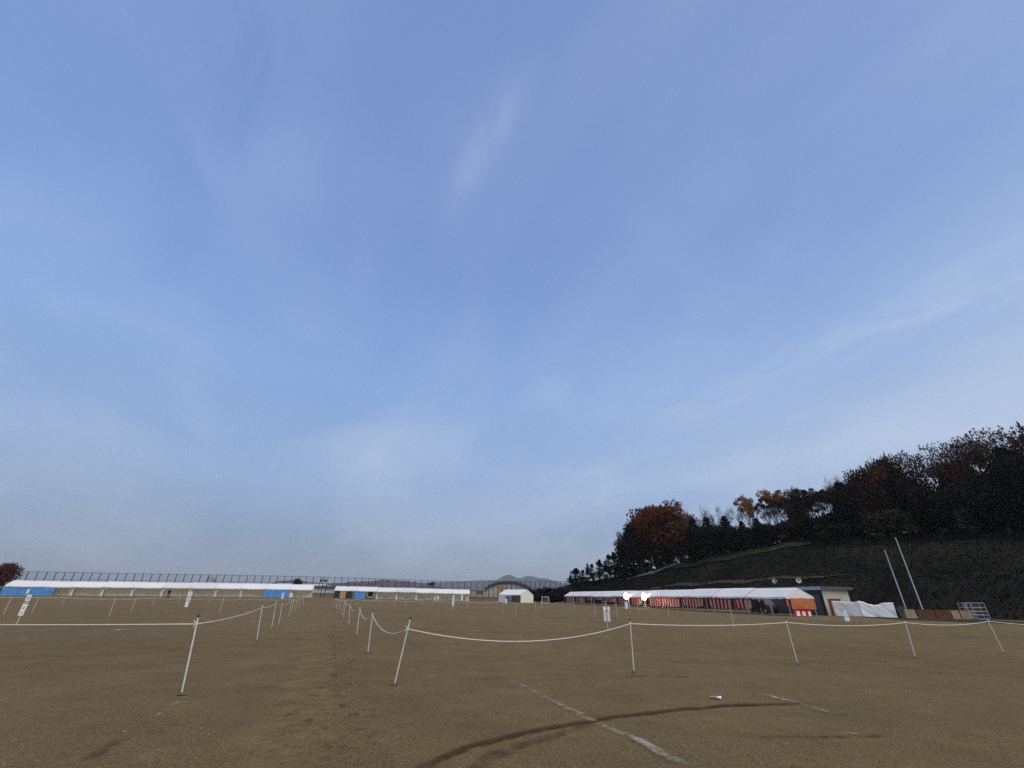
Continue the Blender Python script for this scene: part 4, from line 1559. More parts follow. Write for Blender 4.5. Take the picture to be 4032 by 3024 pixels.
# balloon floodlights, lit
def balloon_light(u, vbase, vc, Y, label):
    x = xat(u, Y)
    t = thing('balloon_light', label, 'floodlight', (x, Y, 0), rotR, 'balloon floodlights')
    zc_ = zat(x, Y, vc)
    MB().tube([(0, 0, .55), (0, 0, zc_ - .35)], .03, 6).build('mast', M_PIPE, t)
    for a in (0, 2.1, 4.2):
        MB().tube([(0, 0, .75), (math.cos(a + .6) * .75, math.sin(a + .6) * .75, .02)], .022, 5).build('leg', M_PIPE, t)
    gl = MB()
    prof = [(0, -.62), (.22, -.58), (.42, -.38), (.48, -.1), (.44, .2), (.3, .48), (.12, .62), (0, .64)]
    gl.lathe(prof, 18, 'z', (0, 0, zc_))
    m = mat('balloon_glow', (1, .95, .8), .5, emit=((1.0, .84, .52), 12.0))
    gl.build('balloon', m, t, True)
    pl = bpy.data.lights.new('balloon_lamp', 'POINT')
    pl.energy = 110
    pl.color = (1.0, .80, .50)
    pl.shadow_soft_size = .6
    lo = bpy.data.objects.new('lamp', pl)
    C.objects.link(lo)
    lo.parent = t
    lo.location = (.1, .75, zc_ - .05)
    return t


_s = on_line(RA, RB, 2466)
balloon_light(2466, 2394, 2347, (_s.y - 1.5), 'lit white balloon floodlight, left one, before the right tents')
_s = on_line(RA, RB, 2537)
balloon_light(2537, 2396, 2349, (_s.y - 1.5), 'lit white balloon floodlight, right one, before the right tents')


# ------------------------------------------------------------------ vehicles behind the right tents
def car(loc, rotz, prof, width, paint, label, wheel_x, glass_pts):
    t = thing('parked_car', label, 'car', loc, rotz)
    hw_ = width / 2
    mb = MB()
    n = len(prof)
    # body: lofted across the width, narrower at the roof
    rows = [(-1, .94), (-.82, 1.0), (.82, 1.0), (1, .94)]
    for s, k in rows:
        for x, z in prof:
            inset = 1 - .16 * max(0, (z - .95)) / .8
            mb.v.append((x, s * hw_ * inset, z * (k if z > .5 else 1)))
    for j in range(3):
        for i in range(n):
            i2 = (i + 1) % n
            mb.f.append((j * n + i, j * n + i2, (j + 1) * n + i2, (j + 1) * n + i))
            mb.mi.append(0)
    mb.f.append(tuple(range(n))[::-1])
    mb.f.append(tuple(3 * n + i for i in range(n)))
    mb.mi += [0, 0]
    mb.build('body', paint, t)
    for s in (-1, 1):
        for pts in glass_pts:
            g = MB()
            g.poly([(x, s * (hw_ * (1 - .16 * max(0, z * .94 - .95) / .8) + .012), z * .94) for x, z in pts])
            g.build('side_window', M_WIN, t)
    for wx in wheel_x:
        for s in (-1, 1):
            w_ = MB().lathe([(0, -.11), (.24, -.11), (.31, -.09), (.32, 0), (.31, .09), (.24, .11), (0, .11)], 16, 'y', (wx, s * (hw_ - .08), .32)).build('wheel', M_CAP, t)
            MB().lathe([(0, s * .115), (.17, s * .118), (.19, s * .112)], 12, 'y', (wx, s * (hw_ - .08), .32)).build('rim', M_PIPE, w_)
    return t


sedan = [(-2.1, .32), (2.1, .32), (2.2, .55), (2.12, .78), (1.1, .93), (.35, 1.42), (-1.0, 1.46), (-1.75, 1.02), (-2.15, .95), (-2.2, .6)]
sed_g = [[(.95, .98), (.32, 1.40), (-.25, 1.43), (-.25, .98)], [(-.35, .98), (-.35, 1.43), (-.98, 1.42), (-1.5, 1.02)]]
van = [(-2.3, .35), (2.2, .35), (2.32, .7), (2.25, 1.0), (1.75, 1.15), (1.2, 1.85), (-2.1, 1.95), (-2.35, 1.7), (-2.38, .7)]
van_g = [[(1.6, 1.2), (1.15, 1.78), (.5, 1.82), (.5, 1.2)], [(.4, 1.2), (.4, 1.82), (-.8, 1.86), (-.8, 1.2)], [(-.9, 1.2), (-.9, 1.86), (-2.0, 1.84), (-2.1, 1.2)]]
q = rpt(5.05, 6.2)
q = on_line(RA + RN * 5.0, RB + RN * 5.0, 2594)
car((q.x, q.y, 0), rotR + .1, sedan, 1.72, mat('grey_paint', (.22, .23, .24), .35, spec=.5), 'grey saloon car parked behind the right tents near the balloon lights', (-1.3, 1.35), sed_g)
q = on_line(RA + RN * 5.2, RB + RN * 5.2, 3000)
car((q.x, q.y, 0), rotR + .05, van, 1.8, mat('black_paint', (.012, .012, .014), .3, spec=.5), 'black van parked behind the near end of the right tents', (-1.45, 1.45), van_g)

# ------------------------------------------------------------------ hut with roof horns
hc = G(3262, 2424)
hd1 = RD * -1
hd1 = Vector((-.205, .979, 0)).normalized()
hd2 = Vector((hd1.y, -hd1.x, 0))
hut = thing('equipment_hut', 'grey flat-roofed hut with cream end wall behind the right tents', 'hut', (hc.x, hc.y, 0), math.atan2(hd2.y, hd2.x))
# local x: along the cream end wall, local y: along the long grey wall
LWALL, EWALL, HT = 14.5, 4.2, 3.15
M_GREYMET = mat('grey_sheet_metal', (.060, .064, .066), .6, .12, 1.5)
MB().box(.03, EWALL - .03, .03, LWALL - .03, 0, HT).build('wall', M_GREYMET, hut)
MB().box(.0, EWALL, -.04, .03, 0, HT).build('end_wall', mat('cream_end_wall', (.52, .49, .39), .8, .06, .8), hut)
rf = MB().box(-.55, EWALL + .45, -.5, LWALL + .5, HT + .0, HT + .10).build('roof', M_ROOFDK, hut)
MB().box(-.60, -.55, -.5, LWALL + .5, HT - .12, HT + .30).build('fascia', mat('pale_blue_fascia', (.36, .43, .47), .6, .05, .8), rf)
MB().box(-.6, EWALL + .45, -.55, -.5, HT - .02, HT + .30).build('fascia', M_ROOFDK, rf)
for y in (.15, 4.8, 9.6, LWALL - .2):
    MB().box(-.06, .03, y, y + .16, 0, HT).build('pillar', M_CAP, hut)
for k in range(3):
    y = .6 + k * 4.75
    d_ = MB().box(-.025, .03, y, y + 3.6, .05, 2.5).build('shutter', mat('shutter_grey', (.085, .09, .09), .55, .1, 2), hut)
    for j in range(8):
        MB().box(-.04, -.02, y + .05, y + 3.55, .2 + j * .28, .215 + j * .28).build('shutter_slat', M_GREYMET, d_)
# brown door frame and wood on the end wall
M_BROWN = mat('brown_wood', (.14, .045, .025), .7, .15, 3)
MB().box(.55, 1.0, -.09, -.03, 0, 2.0).build('door_frame', M_BROWN, hut)
MB().box(1.0, 2.6, -.09, -.03, 1.78, 2.0).build('door_frame', M_BROWN, hut)
MB().box(1.0, 2.6, -.065, -.03, 0, 1.78).build('door', mat('door_pale', (.40, .37, .31), .7, .1, 2), hut)


def roof_horn(u, v, s_along, aim, label):
    base = Vector((hc.x, hc.y, 0)) + hd1 * s_along + hd2 * .9
    z = zat(base.x, base.y, v)
    t = thing('horn_speaker', label, 'loudspeaker', (base.x, base.y, HT + .10), aim, 'horn speakers on the hut roof')
    hh = z - HT - .10
    MB().tube([(0, .3, 0), (0, .3, hh)], .03, 6).build('bracket', M_DARKMETAL, t)
    MB().tube([(0, .28, hh), (.25, .5, hh - .15)], .03, 6).build('bracket', M_DARKMETAL, t)
    hn = MB().lathe([(.36, -.28), (.30, -.20), (.17, -.05), (.09, .12), (.07, .28)], 18, 'y', (0, 0, hh))
    hn.build('horn', mat('horn_white', (.62, .64, .60), .5, .04, 3), t, True)
    MB().lathe([(0, -.06), (.06, -.05), (.075, .05), (.03, .12)], 10, 'y', (0, -.02, hh)).build('reflector', M_PIPE, t, True)
    MB().lathe([(0, .52), (.11, .50), (.11, .26), (0, .26)], 12, 'y', (0, 0, hh)).build('driver', M_DARKMETAL, t)
    return t


def s_for(u):
    lo, hi = 0, 16
    for _ in range(40):
        m = (lo + hi) / 2
        q = Vector((hc.x, hc.y, 0)) + hd1 * m + hd2 * .9
        if proj((q.x, q.y, 4))[0] > u:
            lo = m
        else:
            hi = m
    return lo


roof_horn(3056, 2287, s_for(3056), math.radians(-68), 'white horn speaker on the hut roof, left one, facing left')
roof_horn(3146, 2285, s_for(3146), math.radians(-20), 'white horn speaker on the hut roof, right one, facing the field')

# ------------------------------------------------------------------ tarp-covered stack, boards, carts, flagpoles
a, b = G(3294, 2426), G(3537, 2434)


def covered(name, A, B, hts, depth, m, label):
    """cloth thrown over a stack: front face, top and back with folds; hts are top heights along it"""
    d = B - A
    W = d.length
    n = 36

    def prof(t):
        return float(np.interp(t, [k / (len(hts) - 1) for k in range(len(hts))], hts))
    path = [(-.10, .02), (-.06, .35), (0.0, .75), (.04, 1.0), (.5, 1.02), (.96, 1.0), (1.02, .5), (1.06, .02)]

    def fn(a_, b_):
        f = b_ * (len(path) - 1)
        i = min(len(path) - 2, int(f))
        r = f - i
        y = (path[i][0] * (1 - r) + path[i + 1][0] * r) * depth
        zf = path[i][1] * (1 - r) + path[i + 1][1] * r
        h = prof(a_)
        fold = .035 * math.sin(a_ * W * 3.2 + 2.6 * math.sin(zf * 3)) * (1.15 - zf) + .045 * mnoise.noise((a_ * W * 1.6 + zf * 1.5, zf * 3, 4)) + .01 * mnoise.noise((a_ * W * 4 - zf * 4, zf * 5, 9))
        sagz = -.10 * abs(math.sin(math.pi * a_ * 3)) * (1 if .9 < zf else .2)
        return (W * a_, y - fold, max(.012, h * zf + sagz * .5))
    o = MB().grid(fn, n * 2, 35)
    e = []
    ob = o.build(name, m, None, True, (A.x, A.y, 0), math.atan2(d.y, d.x))
    return tag(ob, label, 'tarpaulin')


mid = a.lerp(b, .44)
covered('covered_stack', a, mid, [1.72, 1.70, 1.66, 1.64, 1.72], 1.2, mat('grey_cover', (.68, .68, .63), .7, .08, 1.5), 'grey-white sheet over a stack, left half, beside the hut end wall')
covered('covered_stack', mid + (b - a).normalized() * .03, b, [1.76, 1.70, 1.42, 1.36, 1.44, 1.60, 1.66, 1.62], 1.2, mat('white_cover', (.93, .90, .80), .7, .05, 1.5), 'white draped sheet over a stack, right half, left of the flagpoles')
cc = b + (b - a).normalized() * 1.0 + Vector((.1, .5, 0))
covered('covered_machine', cc - Vector((.75, 0, 0)), cc + Vector((.75, -.1, 0)), [.9, 1.25, 1.3, 1.0, .6], .9, mat('dark_cover', (.04, .042, .045), .7, .2, 2), 'dark covered machine between the white sheet and the flagpoles')

for i, (u, v, ut, vt, lab) in enumerate(((3647, 2437, 3524, 2122, 'tall white flagpole, the taller right one, before the hill'), (3580, 2433, 3483, 2172, 'white flagpole, the shorter left one, beside the covered stack'))):
    q = G(u, v)
    h = zat(q.x, q.y, vt)
    t = thing('flagpole', lab, 'flagpole', (q.x, q.y, 0), 0, 'flagpoles')
    MB().tube([(0, 0, -.2), (0, 0, h * .5), (0, 0, h)], [.075, .062, .045], 10).build('pole', mat('pole_white', (.50, .50, .46), .5, .05, 3), t)
    MB().lathe([(0, h), (.06, h + .02), (.075, h + .07), (.05, h + .12), (0, h + .14)], 10).build('finial', M_POST, t, True)
    MB().tube([(.06, -.03, .9), (.06, -.03, h * .7), (.05, -.03, h - .1)], .006, 4).build('halyard', M_ROPE, t)
    MB().lathe([(.18, -.05), (.18, .10), (.10, .14)], 12).build('base_collar', M_PIPE, t)

M_PLY = mat('plywood', (.33, .25, .15), .75, .14, 2.0)
M_DKBOARD = mat('dark_red_board', (.105, .046, .026), .75, .25, 2.0)
boards = [(3572, 3617, M_PLY, 'pale plywood board standing low between the two flagpoles', .98), (3622, 3690, M_DKBOARD, 'dark brown board right of the taller flagpole, left of two', .98),
          (3692, 3756, M_DKBOARD, 'dark brown board right of the taller flagpole, right of two', .97), (3757, 3790, M_PLY, 'pale plywood board next to the dark brown boards', .96), (3792, 3840, M_PLY, 'weathered plywood board beside the wire carts', .94)]
Yb = G(3700, 2439).y + .5
for u0, u1, m, lab, hgt in boards:
    xa, xb = xat(u0, Yb, 0), xat(u1, Yb, 0)
    t = thing('board_panel', lab, 'board', (xa, Yb, 0), rnd.uniform(-.03, .03), 'boards set up below the hill')
    w_ = xb - xa - .04
    npl = max(3, int(w_ / .3))
    for k in range(npl):
        MB().box(w_ * k / npl + .008, w_ * (k + 1) / npl - .008, rnd.uniform(-.01, .01), .03, .04, hgt - rnd.uniform(0, .02)).build('plank', m, t)
    for z in (.15, hgt - .15):
        MB().box(0, w_, .032, .08, z - .04, z + .04).build('batten', m, t)
    for xx in (.1, w_ - .1):
        MB().tube([(xx, .06, hgt * .8), (xx, .55, 0)], .025, 5).build('prop', M_PIPE, t)


def wire_cart(u0, u1, v0, vt, dy, label):
    q = G((u0 + u1) / 2, v0)
    Yc_ = q.y + dy
    xa, xb = xat(u0, Yc_, .9), xat(u1, Yc_, .9)
    w_ = xb - xa
    h = zat((xa + xb) / 2, Yc_, vt)
    t = thing('wire_cart', label, 'cart', (xa, Yc_, 0), .08, 'wire carts below the hill')
    r = .022
    for x in (0, w_):
        for y in (0, .6):
            MB().tube([(x, y, .12), (x, y, h)], r, 5).build('upright', M_PIPE, t)
            MB().lathe([(0, -.025), (.06, -.025), (.06, .025), (0, .025)], 10, 'x', (x, y, .06)).build('wheel', M_CAP, t)
    for z in (.14, h * .3, h * .5, h * .72, h):
        for y in (0, .6):
            MB().tube([(0, y, z), (w_, y, z)], .016, 4).build('rail', M_PIPE, t)
        for x in (0, w_):
            MB().tube([(x, 0, z), (x, .6, z)], .016, 4).build('rail', M_PIPE, t)
    nb = max(2, int(w_ / .22))
    for k in range(1, nb):
        for y in (0, .6):
            MB().tube([(w_ * k / nb, y, .14), (w_ * k / nb, y, h)], .007, 4).build('wire', M_PIPE, t)
    MB().box(.04, w_ - .04, .05, .55, .15, .17).build('shelf', M_DARKMETAL, t)
    return t


wire_cart(3802, 3834, 2440, 2374.5, .9, 'narrow grey wire cart behind the boards, left of two')
wire_cart(3836, 3893, 2443, 2374, .4, 'wide grey wire cart at the end of the boards, right of two')

# low kerb and verge on the right edge
mb = MB()
pp = [G(u, v) for u, v in ((3560, 2441), (3700, 2446), (3850, 2452), (4032, 2459), (4300, 2470))]
for i in range(len(pp) - 1):
    p0, p1 = pp[i], pp[i + 1]
    d = (p1 - p0).normalized()
    n_ = Vector((-d.y, d.x, 0)) * .25
    z = .12
    mb.quad(p0, p1, p1 + Vector((0, 0, z)), p0 + Vector((0, 0, z)))
    mb.quad(p0 + Vector((0, 0, z)), p1 + Vector((0, 0, z)), p1 + n_ + Vector((0, 0, z)), p0 + n_ + Vector((0, 0, z)))
    mb.quad(p1 + n_, p0 + n_, p0 + n_ + Vector((0, 0, z)), p1 + n_ + Vector((0, 0, z)))
struct(mb.build('kerb', mat('concrete_kerb', (.10, .085, .06), .9, .2, 2)))
mb = MB()
for i in range(len(pp) - 1):
    p0, p1 = pp[i], pp[i + 1]
    q0, q1 = p0 + Vector((2 + i, 16, .05)), p1 + Vector((3 + i, 16, .05))
    mb.quad(p0 + Vector((0, .25, .06)), p1 + Vector((0, .25, .06)), q1, q0)
struct(mb.build('verge', mat('verge_grass', (.030, .028, .018), .95, .3, 1.0, bump=.8, bscale=6)))

# ------------------------------------------------------------------ goal
Y = 136.0
xa, xb = xat(2134, Y), xat(2161, Y)
t = thing('small_goal', 'small white-framed goal with net before the hedge', 'goal', (xa, Y, 0), .1)
w_, h_, d_ = xb - xa, 1.75, .9
for x in (0, w_):
    MB().tube([(x, 0, 0), (x, 0, h_)], .05, 6).build('goal_post', M_WHITE, t)
    MB().tube([(x, 0, h_), (x, d_ * .4, h_), (x, d_, 0)], .03, 5).build('net_stay', M_WHITE, t)
MB().tube([(-.05, 0, h_), (w_ + .05, 0, h_)], .05, 6).build('crossbar', M_WHITE, t)
MB().tube([(0, d_, .03), (w_, d_, .03)], .03, 5).build('base_bar', M_WHITE, t)
nt_ = MB()
nt_.quad((0, d_, 0), (w_, d_, 0), (w_, d_ * .4, h_), (0, d_ * .4, h_))
nt_.quad((0, 0, 0), (0, d_, 0), (0, d_ * .4, h_), (0, 0, h_))
nt_.quad((w_, 0, 0), (w_, d_, 0), (w_, d_ * .4, h_), (w_, 0, h_))
nt_.build('net', mat('goal_net', (.7, .7, .7), .8, alpha=.18), t)

# ------------------------------------------------------------------ people
def person(loc, rotz, height, cloth, trouser, label, pose):
    """one continuous skinned figure; pose gives joint positions for a 1.75 m person facing -y"""
    k = height / 1.75
    J = {'pel': (0, 0, .95), 'spine': (0, .01, 1.15), 'chest': (0, .0, 1.34), 'neck': (0, 0, 1.49), 'head0': (0, -.01, 1.58), 'head1': (0, -.01, 1.68),
         'shL': (.18, 0, 1.42), 'elL': (.24, .02, 1.14), 'wrL': (.24, -.08, .90), 'haL': (.24, -.10, .82),
         'shR': (-.18, 0, 1.42), 'elR': (-.24, .02, 1.14), 'wrR': (-.24, -.08, .90), 'haR': (-.24, -.10, .82),
         'hipL': (.095, 0, .92), 'knL': (.10, -.02, .50), 'anL': (.10, .02, .09), 'toL': (.11, -.14, .04),
         'hipR': (-.095, 0, .92), 'knR': (-.10, -.02, .50), 'anR': (-.10, .02, .09), 'toR': (-.11, -.14, .04)}
    J.update(pose)
    rad = {'pel': (.15, .11), 'spine': (.14, .10), 'chest': (.17, .115), 'neck': (.058, .058), 'head0': (.075, .085), 'head1': (.078, .092), 'shL': (.075, .075), 'shR': (.075, .075),
           'elL': (.052,) * 2, 'elR': (.052,) * 2, 'wrL': (.036,) * 2, 'wrR': (.036,) * 2, 'haL': (.032, .020), 'haR': (.032, .020), 'hipL': (.10, .10), 'hipR': (.10, .10),
           'knL': (.068,) * 2, 'knR': (.068,) * 2, 'anL': (.052,) * 2, 'anR': (.052,) * 2, 'toL': (.042, .035), 'toR': (.042, .035)}
    names = list(J)
    E_ = [('pel', 'spine'), ('spine', 'chest'), ('chest', 'neck'), ('neck', 'head0'), ('head0', 'head1'), ('chest', 'shL'), ('shL', 'elL'), ('elL', 'wrL'), ('wrL', 'haL'), ('chest', 'shR'), ('shR', 'elR'),
          ('elR', 'wrR'), ('wrR', 'haR'), ('pel', 'hipL'), ('hipL', 'knL'), ('knL', 'anL'), ('anL', 'toL'), ('pel', 'hipR'), ('hipR', 'knR'), ('knR', 'anR'), ('anR', 'toR')]
    me = bpy.data.meshes.new('skeleton')
    me.from_pydata([tuple(c * k for c in J[n]) for n in names], [(names.index(a_), names.index(b_)) for a_, b_ in E_], [])
    tmp = bpy.data.objects.new('tmp_body', me)
    C.objects.link(tmp)
    tmp.modifiers.new('skin', 'SKIN')
    for i_, n in enumerate(names):
        sv = me.skin_vertices[0].data[i_]
        sv.radius = tuple(r * k for r in rad[n])
        sv.use_root = n == 'pel'
    sub = tmp.modifiers.new('sub', 'SUBSURF')
    sub.levels = sub.render_levels = 2
    dg = bpy.context.evaluated_depsgraph_get()
    body = bpy.data.meshes.new_from_object(tmp.evaluated_get(dg))
    bpy.data.objects.remove(tmp)
    body.name = 'body'
    # fingers joined to the same mesh
    bm = bmesh.new()
    bm.from_mesh(body)
    for s in ('L', 'R'):
        w0, h0 = Vector(J['wr' + s]) * k, Vector(J['ha' + s]) * k
        d = (h0 - w0).normalized()
        side = d.cross(Vector((0, 1, .2))).normalized()
        fm = MB()
        for j, (o_, ln) in enumerate(((-.030, .060), (-.011, .075), (.009, .080), (.028, .068))):
            r0_ = h0 + side * o_ * k
            mid_ = r0_ + d * ln * .55 * k
            fm.tube([r0_ - d * .02 * k, mid_, mid_ + (d * .45 + Vector((0, -.25, 0))) * ln * k], [.009 * k, .0085 * k, .006 * k], 5)
        th = w0.lerp(h0, .55) - side * .03 * k
        fm.tube([th, th - side * .025 * k + d * .02 * k, th - side * .03 * k + d * .05 * k], [.011 * k, .010 * k, .007 * k], 5)
        vsx = [bm.verts.new(v_) for v_ in fm.v]
        for f_ in fm.f:
            bm.faces.new([vsx[q_] for q_ in f_])
    bm.to_mesh(body)
    bm.free()
    skin = mat('skin', (.32, .19, .14), .6, .05, 8)
    for m in (cloth, trouser, skin, M_CAP):
        body.materials.append(m)
    hd = Vector(J['head0']) * k
    for pl_ in body.polygons:
        c = pl_.center
        if c.z < .10 * k:
            pl_.material_index = 3
        elif (c - hd).length < .20 * k and c.z > hd.z - .09 * k:
            pl_.material_index = 2
        elif any((c - Vector(J['ha' + s]) * k).length < .10 * k for s in 'LR'):
            pl_.material_index = 2
        elif c.z < .93 * k and all((c - Vector(J['wr' + s]) * k).length > .16 * k for s in 'LR'):
            pl_.material_index = 1
        pl_.use_smooth = True
    root = thing('person', label, 'person', loc, rotz)
    obj('body', body, root)
    hr = MB()
    hc_ = Vector(J['head1']) * k
    hr.grid(lambda a_, b_: (hc_.x + .093 * k * math.sin(b_ * 1.75) * math.cos(a_ * 6.2832), hc_.y + .014 * k + .103 * k * math.sin(b_ * 1.75) * math.sin(a_ * 6.2832),
                            hc_.z + .005 * k + .105 * k * math.cos(b_ * 1.75)), 14, 6)
    hr.build('hair', M_CAP, root, True)
    fc = MB()
    for sx in (-1, 1):
        fc.lathe([(0, -.012), (.012, 0), (0, .006)], 6, 'y', (hc_.x + sx * .032 * k, hc_.y - .088 * k, hc_.z - .035 * k))
    fc.build('eyes', M_CAP, root)
    MB().tube([(hc_.x, hc_.y - .085 * k, hc_.z - .035 * k), (hc_.x, hc_.y - .112 * k, hc_.z - .07 * k), (hc_.x, hc_.y - .085 * k, hc_.z - .078 * k)], [.008, .014, .008], 5).build('nose', skin, root)
    MB().box(hc_.x - .025 * k, hc_.x + .025 * k, hc_.y - .092 * k, hc_.y - .08 * k, hc_.z - .108 * k, hc_.z - .10 * k).build('mouth', M_RED, root)
    for sx in (-1, 1):
        MB().lathe([(0, -.012), (.022, -.006), (.026, .004), (0, .010)], 8, 'x', (hc_.x + sx * .088 * k, hc_.y + .005, hc_.z - .045 * k)).build('ear', skin, root)
    return root


M_BLACKCL = mat('black_clothes', (.012, .012, .014), .9, .2, 6)
M_NAVY = mat('navy_trousers', (.016, .017, .024), .9, .2, 6)
Yp = 95.0
xp = xat(664, Yp, 1.0)
person((xp, Yp, gz(xp, Yp)), .9, 1.78, M_BLACKCL, M_NAVY, 'person in black walking in front of the far left tents',
       {'knL': (.10, -.16, .52), 'anL': (.10, -.10, .12), 'toL': (.10, -.26, .06), 'knR': (-.10, .06, .50), 'anR': (-.10, .24, .12), 'toR': (-.10, .10, .04), 'elL': (.23, .12, 1.16), 'wrL': (.22, .10, .92), 'haL': (.22, .09, .84),
        'elR': (-.23, -.06, 1.15), 'wrR': (-.20, -.24, 1.0), 'haR': (-.19, -.31, .97)})
Yp = 128.0
xp = xat(1998, Yp, 1.0)
person((xp, Yp, 0), .2, 1.78, M_BLACKCL, M_NAVY, 'person in black standing at the opening of the small white tent', {})
Yp = 124.0
xp = xat(2141, Yp, 1.0)
person((xp, Yp, 0), -1.9, 1.80, M_BLACKCL, M_BLACKCL, 'person in black beside the small goal with one arm held forward',
       {'elR': (-.24, -.22, 1.36), 'wrR': (-.20, -.44, 1.45), 'haR': (-.19, -.52, 1.47), 'elL': (.25, .05, 1.15), 'wrL': (.22, -.14, 1.02), 'haL': (.2, -.2, .99)})

# ------------------------------------------------------------------ signs on stakes
def glyph(mb, kind, cx, cz, s, y):
    """dark brush marks: ring, bar, stroke, hook"""
    def arc(c0, c1, rx, rz, a0, a1, th, n=12):
        for i_ in range(n):
            t0, t1 = a0 + (a1 - a0) * i_ / n, a0 + (a1 - a0) * (i_ + 1) / n
            o0 = (c0 + math.cos(t0) * rx, y, c1 + math.sin(t0) * rz)
            o1 = (c0 + math.cos(t1) * rx, y, c1 + math.sin(t1) * rz)
            i0 = (c0 + math.cos(t0) * (rx - th), y, c1 + math.sin(t0) * (rz - th))
            i1 = (c0 + math.cos(t1) * (rx - th), y, c1 + math.sin(t1) * (rz - th))
            mb.quad(o0, o1, i1, i0)
    if kind == 'ring':
        arc(cx, cz, s * .45, s * .6, 0, 6.2832, s * .2, 16)
    elif kind == 'bar':
        mb.quad((cx - s * .6, y, cz - s * .12), (cx + s * .6, y, cz - s * .12), (cx + s * .6, y, cz + s * .12), (cx - s * .6, y, cz + s * .12))
    elif kind == 'stroke':
        mb.quad((cx - s * .10, y, cz - s * .6), (cx + s * .10, y, cz - s * .6), (cx + s * .14, y, cz + s * .6), (cx - s * .06, y, cz + s * .6))
    elif kind == 'line':
        mb.quad((cx - s * .045, y, cz - s * .6), (cx + s * .045, y, cz - s * .6), (cx + s * .02, y, cz + s * .6), (cx - s * .07, y, cz + s * .6))
    elif kind == 'hook':
        arc(cx, cz + s * .28, s * .42, s * .40, -.9, 3.6, s * .2, 12)
        arc(cx, cz - s * .36, s * .46, s * .28, 0, 6.2832, s * .2, 12)


def stake_sign(u, vb, vtop, boards_, label, cat='sign', top_u=None, Y=None, face=0.0, name='stake_sign'):
    """boards_: list of (v_top, v_bottom, width_px, material, marks)"""
    q = G(u, vb) if Y is None else Vector((xat(u, Y, .2), Y, 0))
    if Y is not None:
        q.z = gz(q.x, Y)
    dist = (q - EYE).dot(_fw)
    t = thing(name, label, cat, q, face, 'signs on stakes in the field')
    h = zat(q.x, q.y, vtop) - q.z
    MB().tube([(0, .012, -.05), (0, .012, h)], .016, 5).build('stake', M_POST, t)
    for (v0, v1, wpx, m, marks) in boards_:
        z1, z0 = zat(q.x, q.y, v0) - q.z, zat(q.x, q.y, v1) - q.z
        w_ = wpx * dist / FPX
        mb = MB().box(-w_ / 2, w_ / 2, -.030, -.006, z0, z1)
        o_ = mb.build('board', m, t)
        if marks:
            g = MB()
            for kind, fx, fz, s in marks:
                glyph(g, kind, fx * w_, z0 + (z1 - z0) * fz, s * w_, -.033)
            g.build('lettering', M_INK, o_)
    return t


stake_sign(62, 2462, 2340, [(2342, 2367, 15, M_WHITE, [('ring', .02, .5, .62)]), (2372, 2424, 16, M_WHITE, [('bar', 0, .93, .75), ('hook', 0, .60, .42), ('ring', 0, .22, .4)])],
           'tall white lettered sign on a stake at the left edge of the field', face=.25)
stake_sign(732, 2391, 2329, [(2330, 2346, 15, M_WHITE, [('stroke', 0, .5, .55)]), (2347.5, 2368, 14, M_WHITE, [('bar', 0, .82, .7), ('hook', 0, .35, .55)]), (2369, 2390, 11, M_WHITE, None)],
           'white lettered sign reaching the ground before the far left tents', face=.15)
stake_sign(2393.8, 2481, 2368, [(2388, 2406.5, 26, M_WHITE, [('hook', .02, .5, .44)]), (2408.5, 2447, 25, mat('grey_paper', (.62, .64, .65), .6, .04, 5), [('line', 0, .52, 1.3)])],
           'two white boards on one stake in the right roped area, one dark mark', face=-.05)
stake_sign(1110, 2362, 2333, [(2334, 2357, 10, M_PALEBLUE, None)], 'pale blue narrow board in front of the right blue sheet', Y=112)
stake_sign(1144, 2356, 2334, [(2335, 2352, 10, M_WHITE, None)], 'cream board leaning just right of the right blue sheet', Y=131)
stake_sign(1782, 2409, 2338, [(2344, 2386, 8, M_PALEBLUE, None)], 'pale board on a stake before the right end of the middle tents')
stake_sign(1818, 2368, 2340, [(2341.5, 2365, 7, M_WHITE, None)], 'white upright board at the right end of the middle tents', Y=143)
stake_sign(1723, 2368, 2345, [(2346, 2359, 6, M_WHITE, None)], 'small white board under the sixth middle tent', Y=144)
stake_sign(1993, 2378, 2356, [(2357, 2377.5, 6.5, M_WHITE, None)], 'white narrow board standing before the small white tent', Y=120)
stake_sign(2467, 2397, 2369, [(2371, 2397, 11, M_PALEBLUE, None)], 'pale blue board below the left balloon floodlight', Y=83)
stake_sign(3336, 2452, 2400, [(2402, 2427, 12, M_PALEBLUE, None), (2428, 2446, 20, M_PALEBLUE, None)], 'pale blue board pair on a stake before the draped white sheet', Y=43)
stake_sign(103, 2350, 2319, [(2320, 2336, 11, M_WHITE, None)], 'small white board in front of the left blue sheet', Y=112)

# ------------------------------------------------------------------ rope posts and ropes
POST_N = [0]


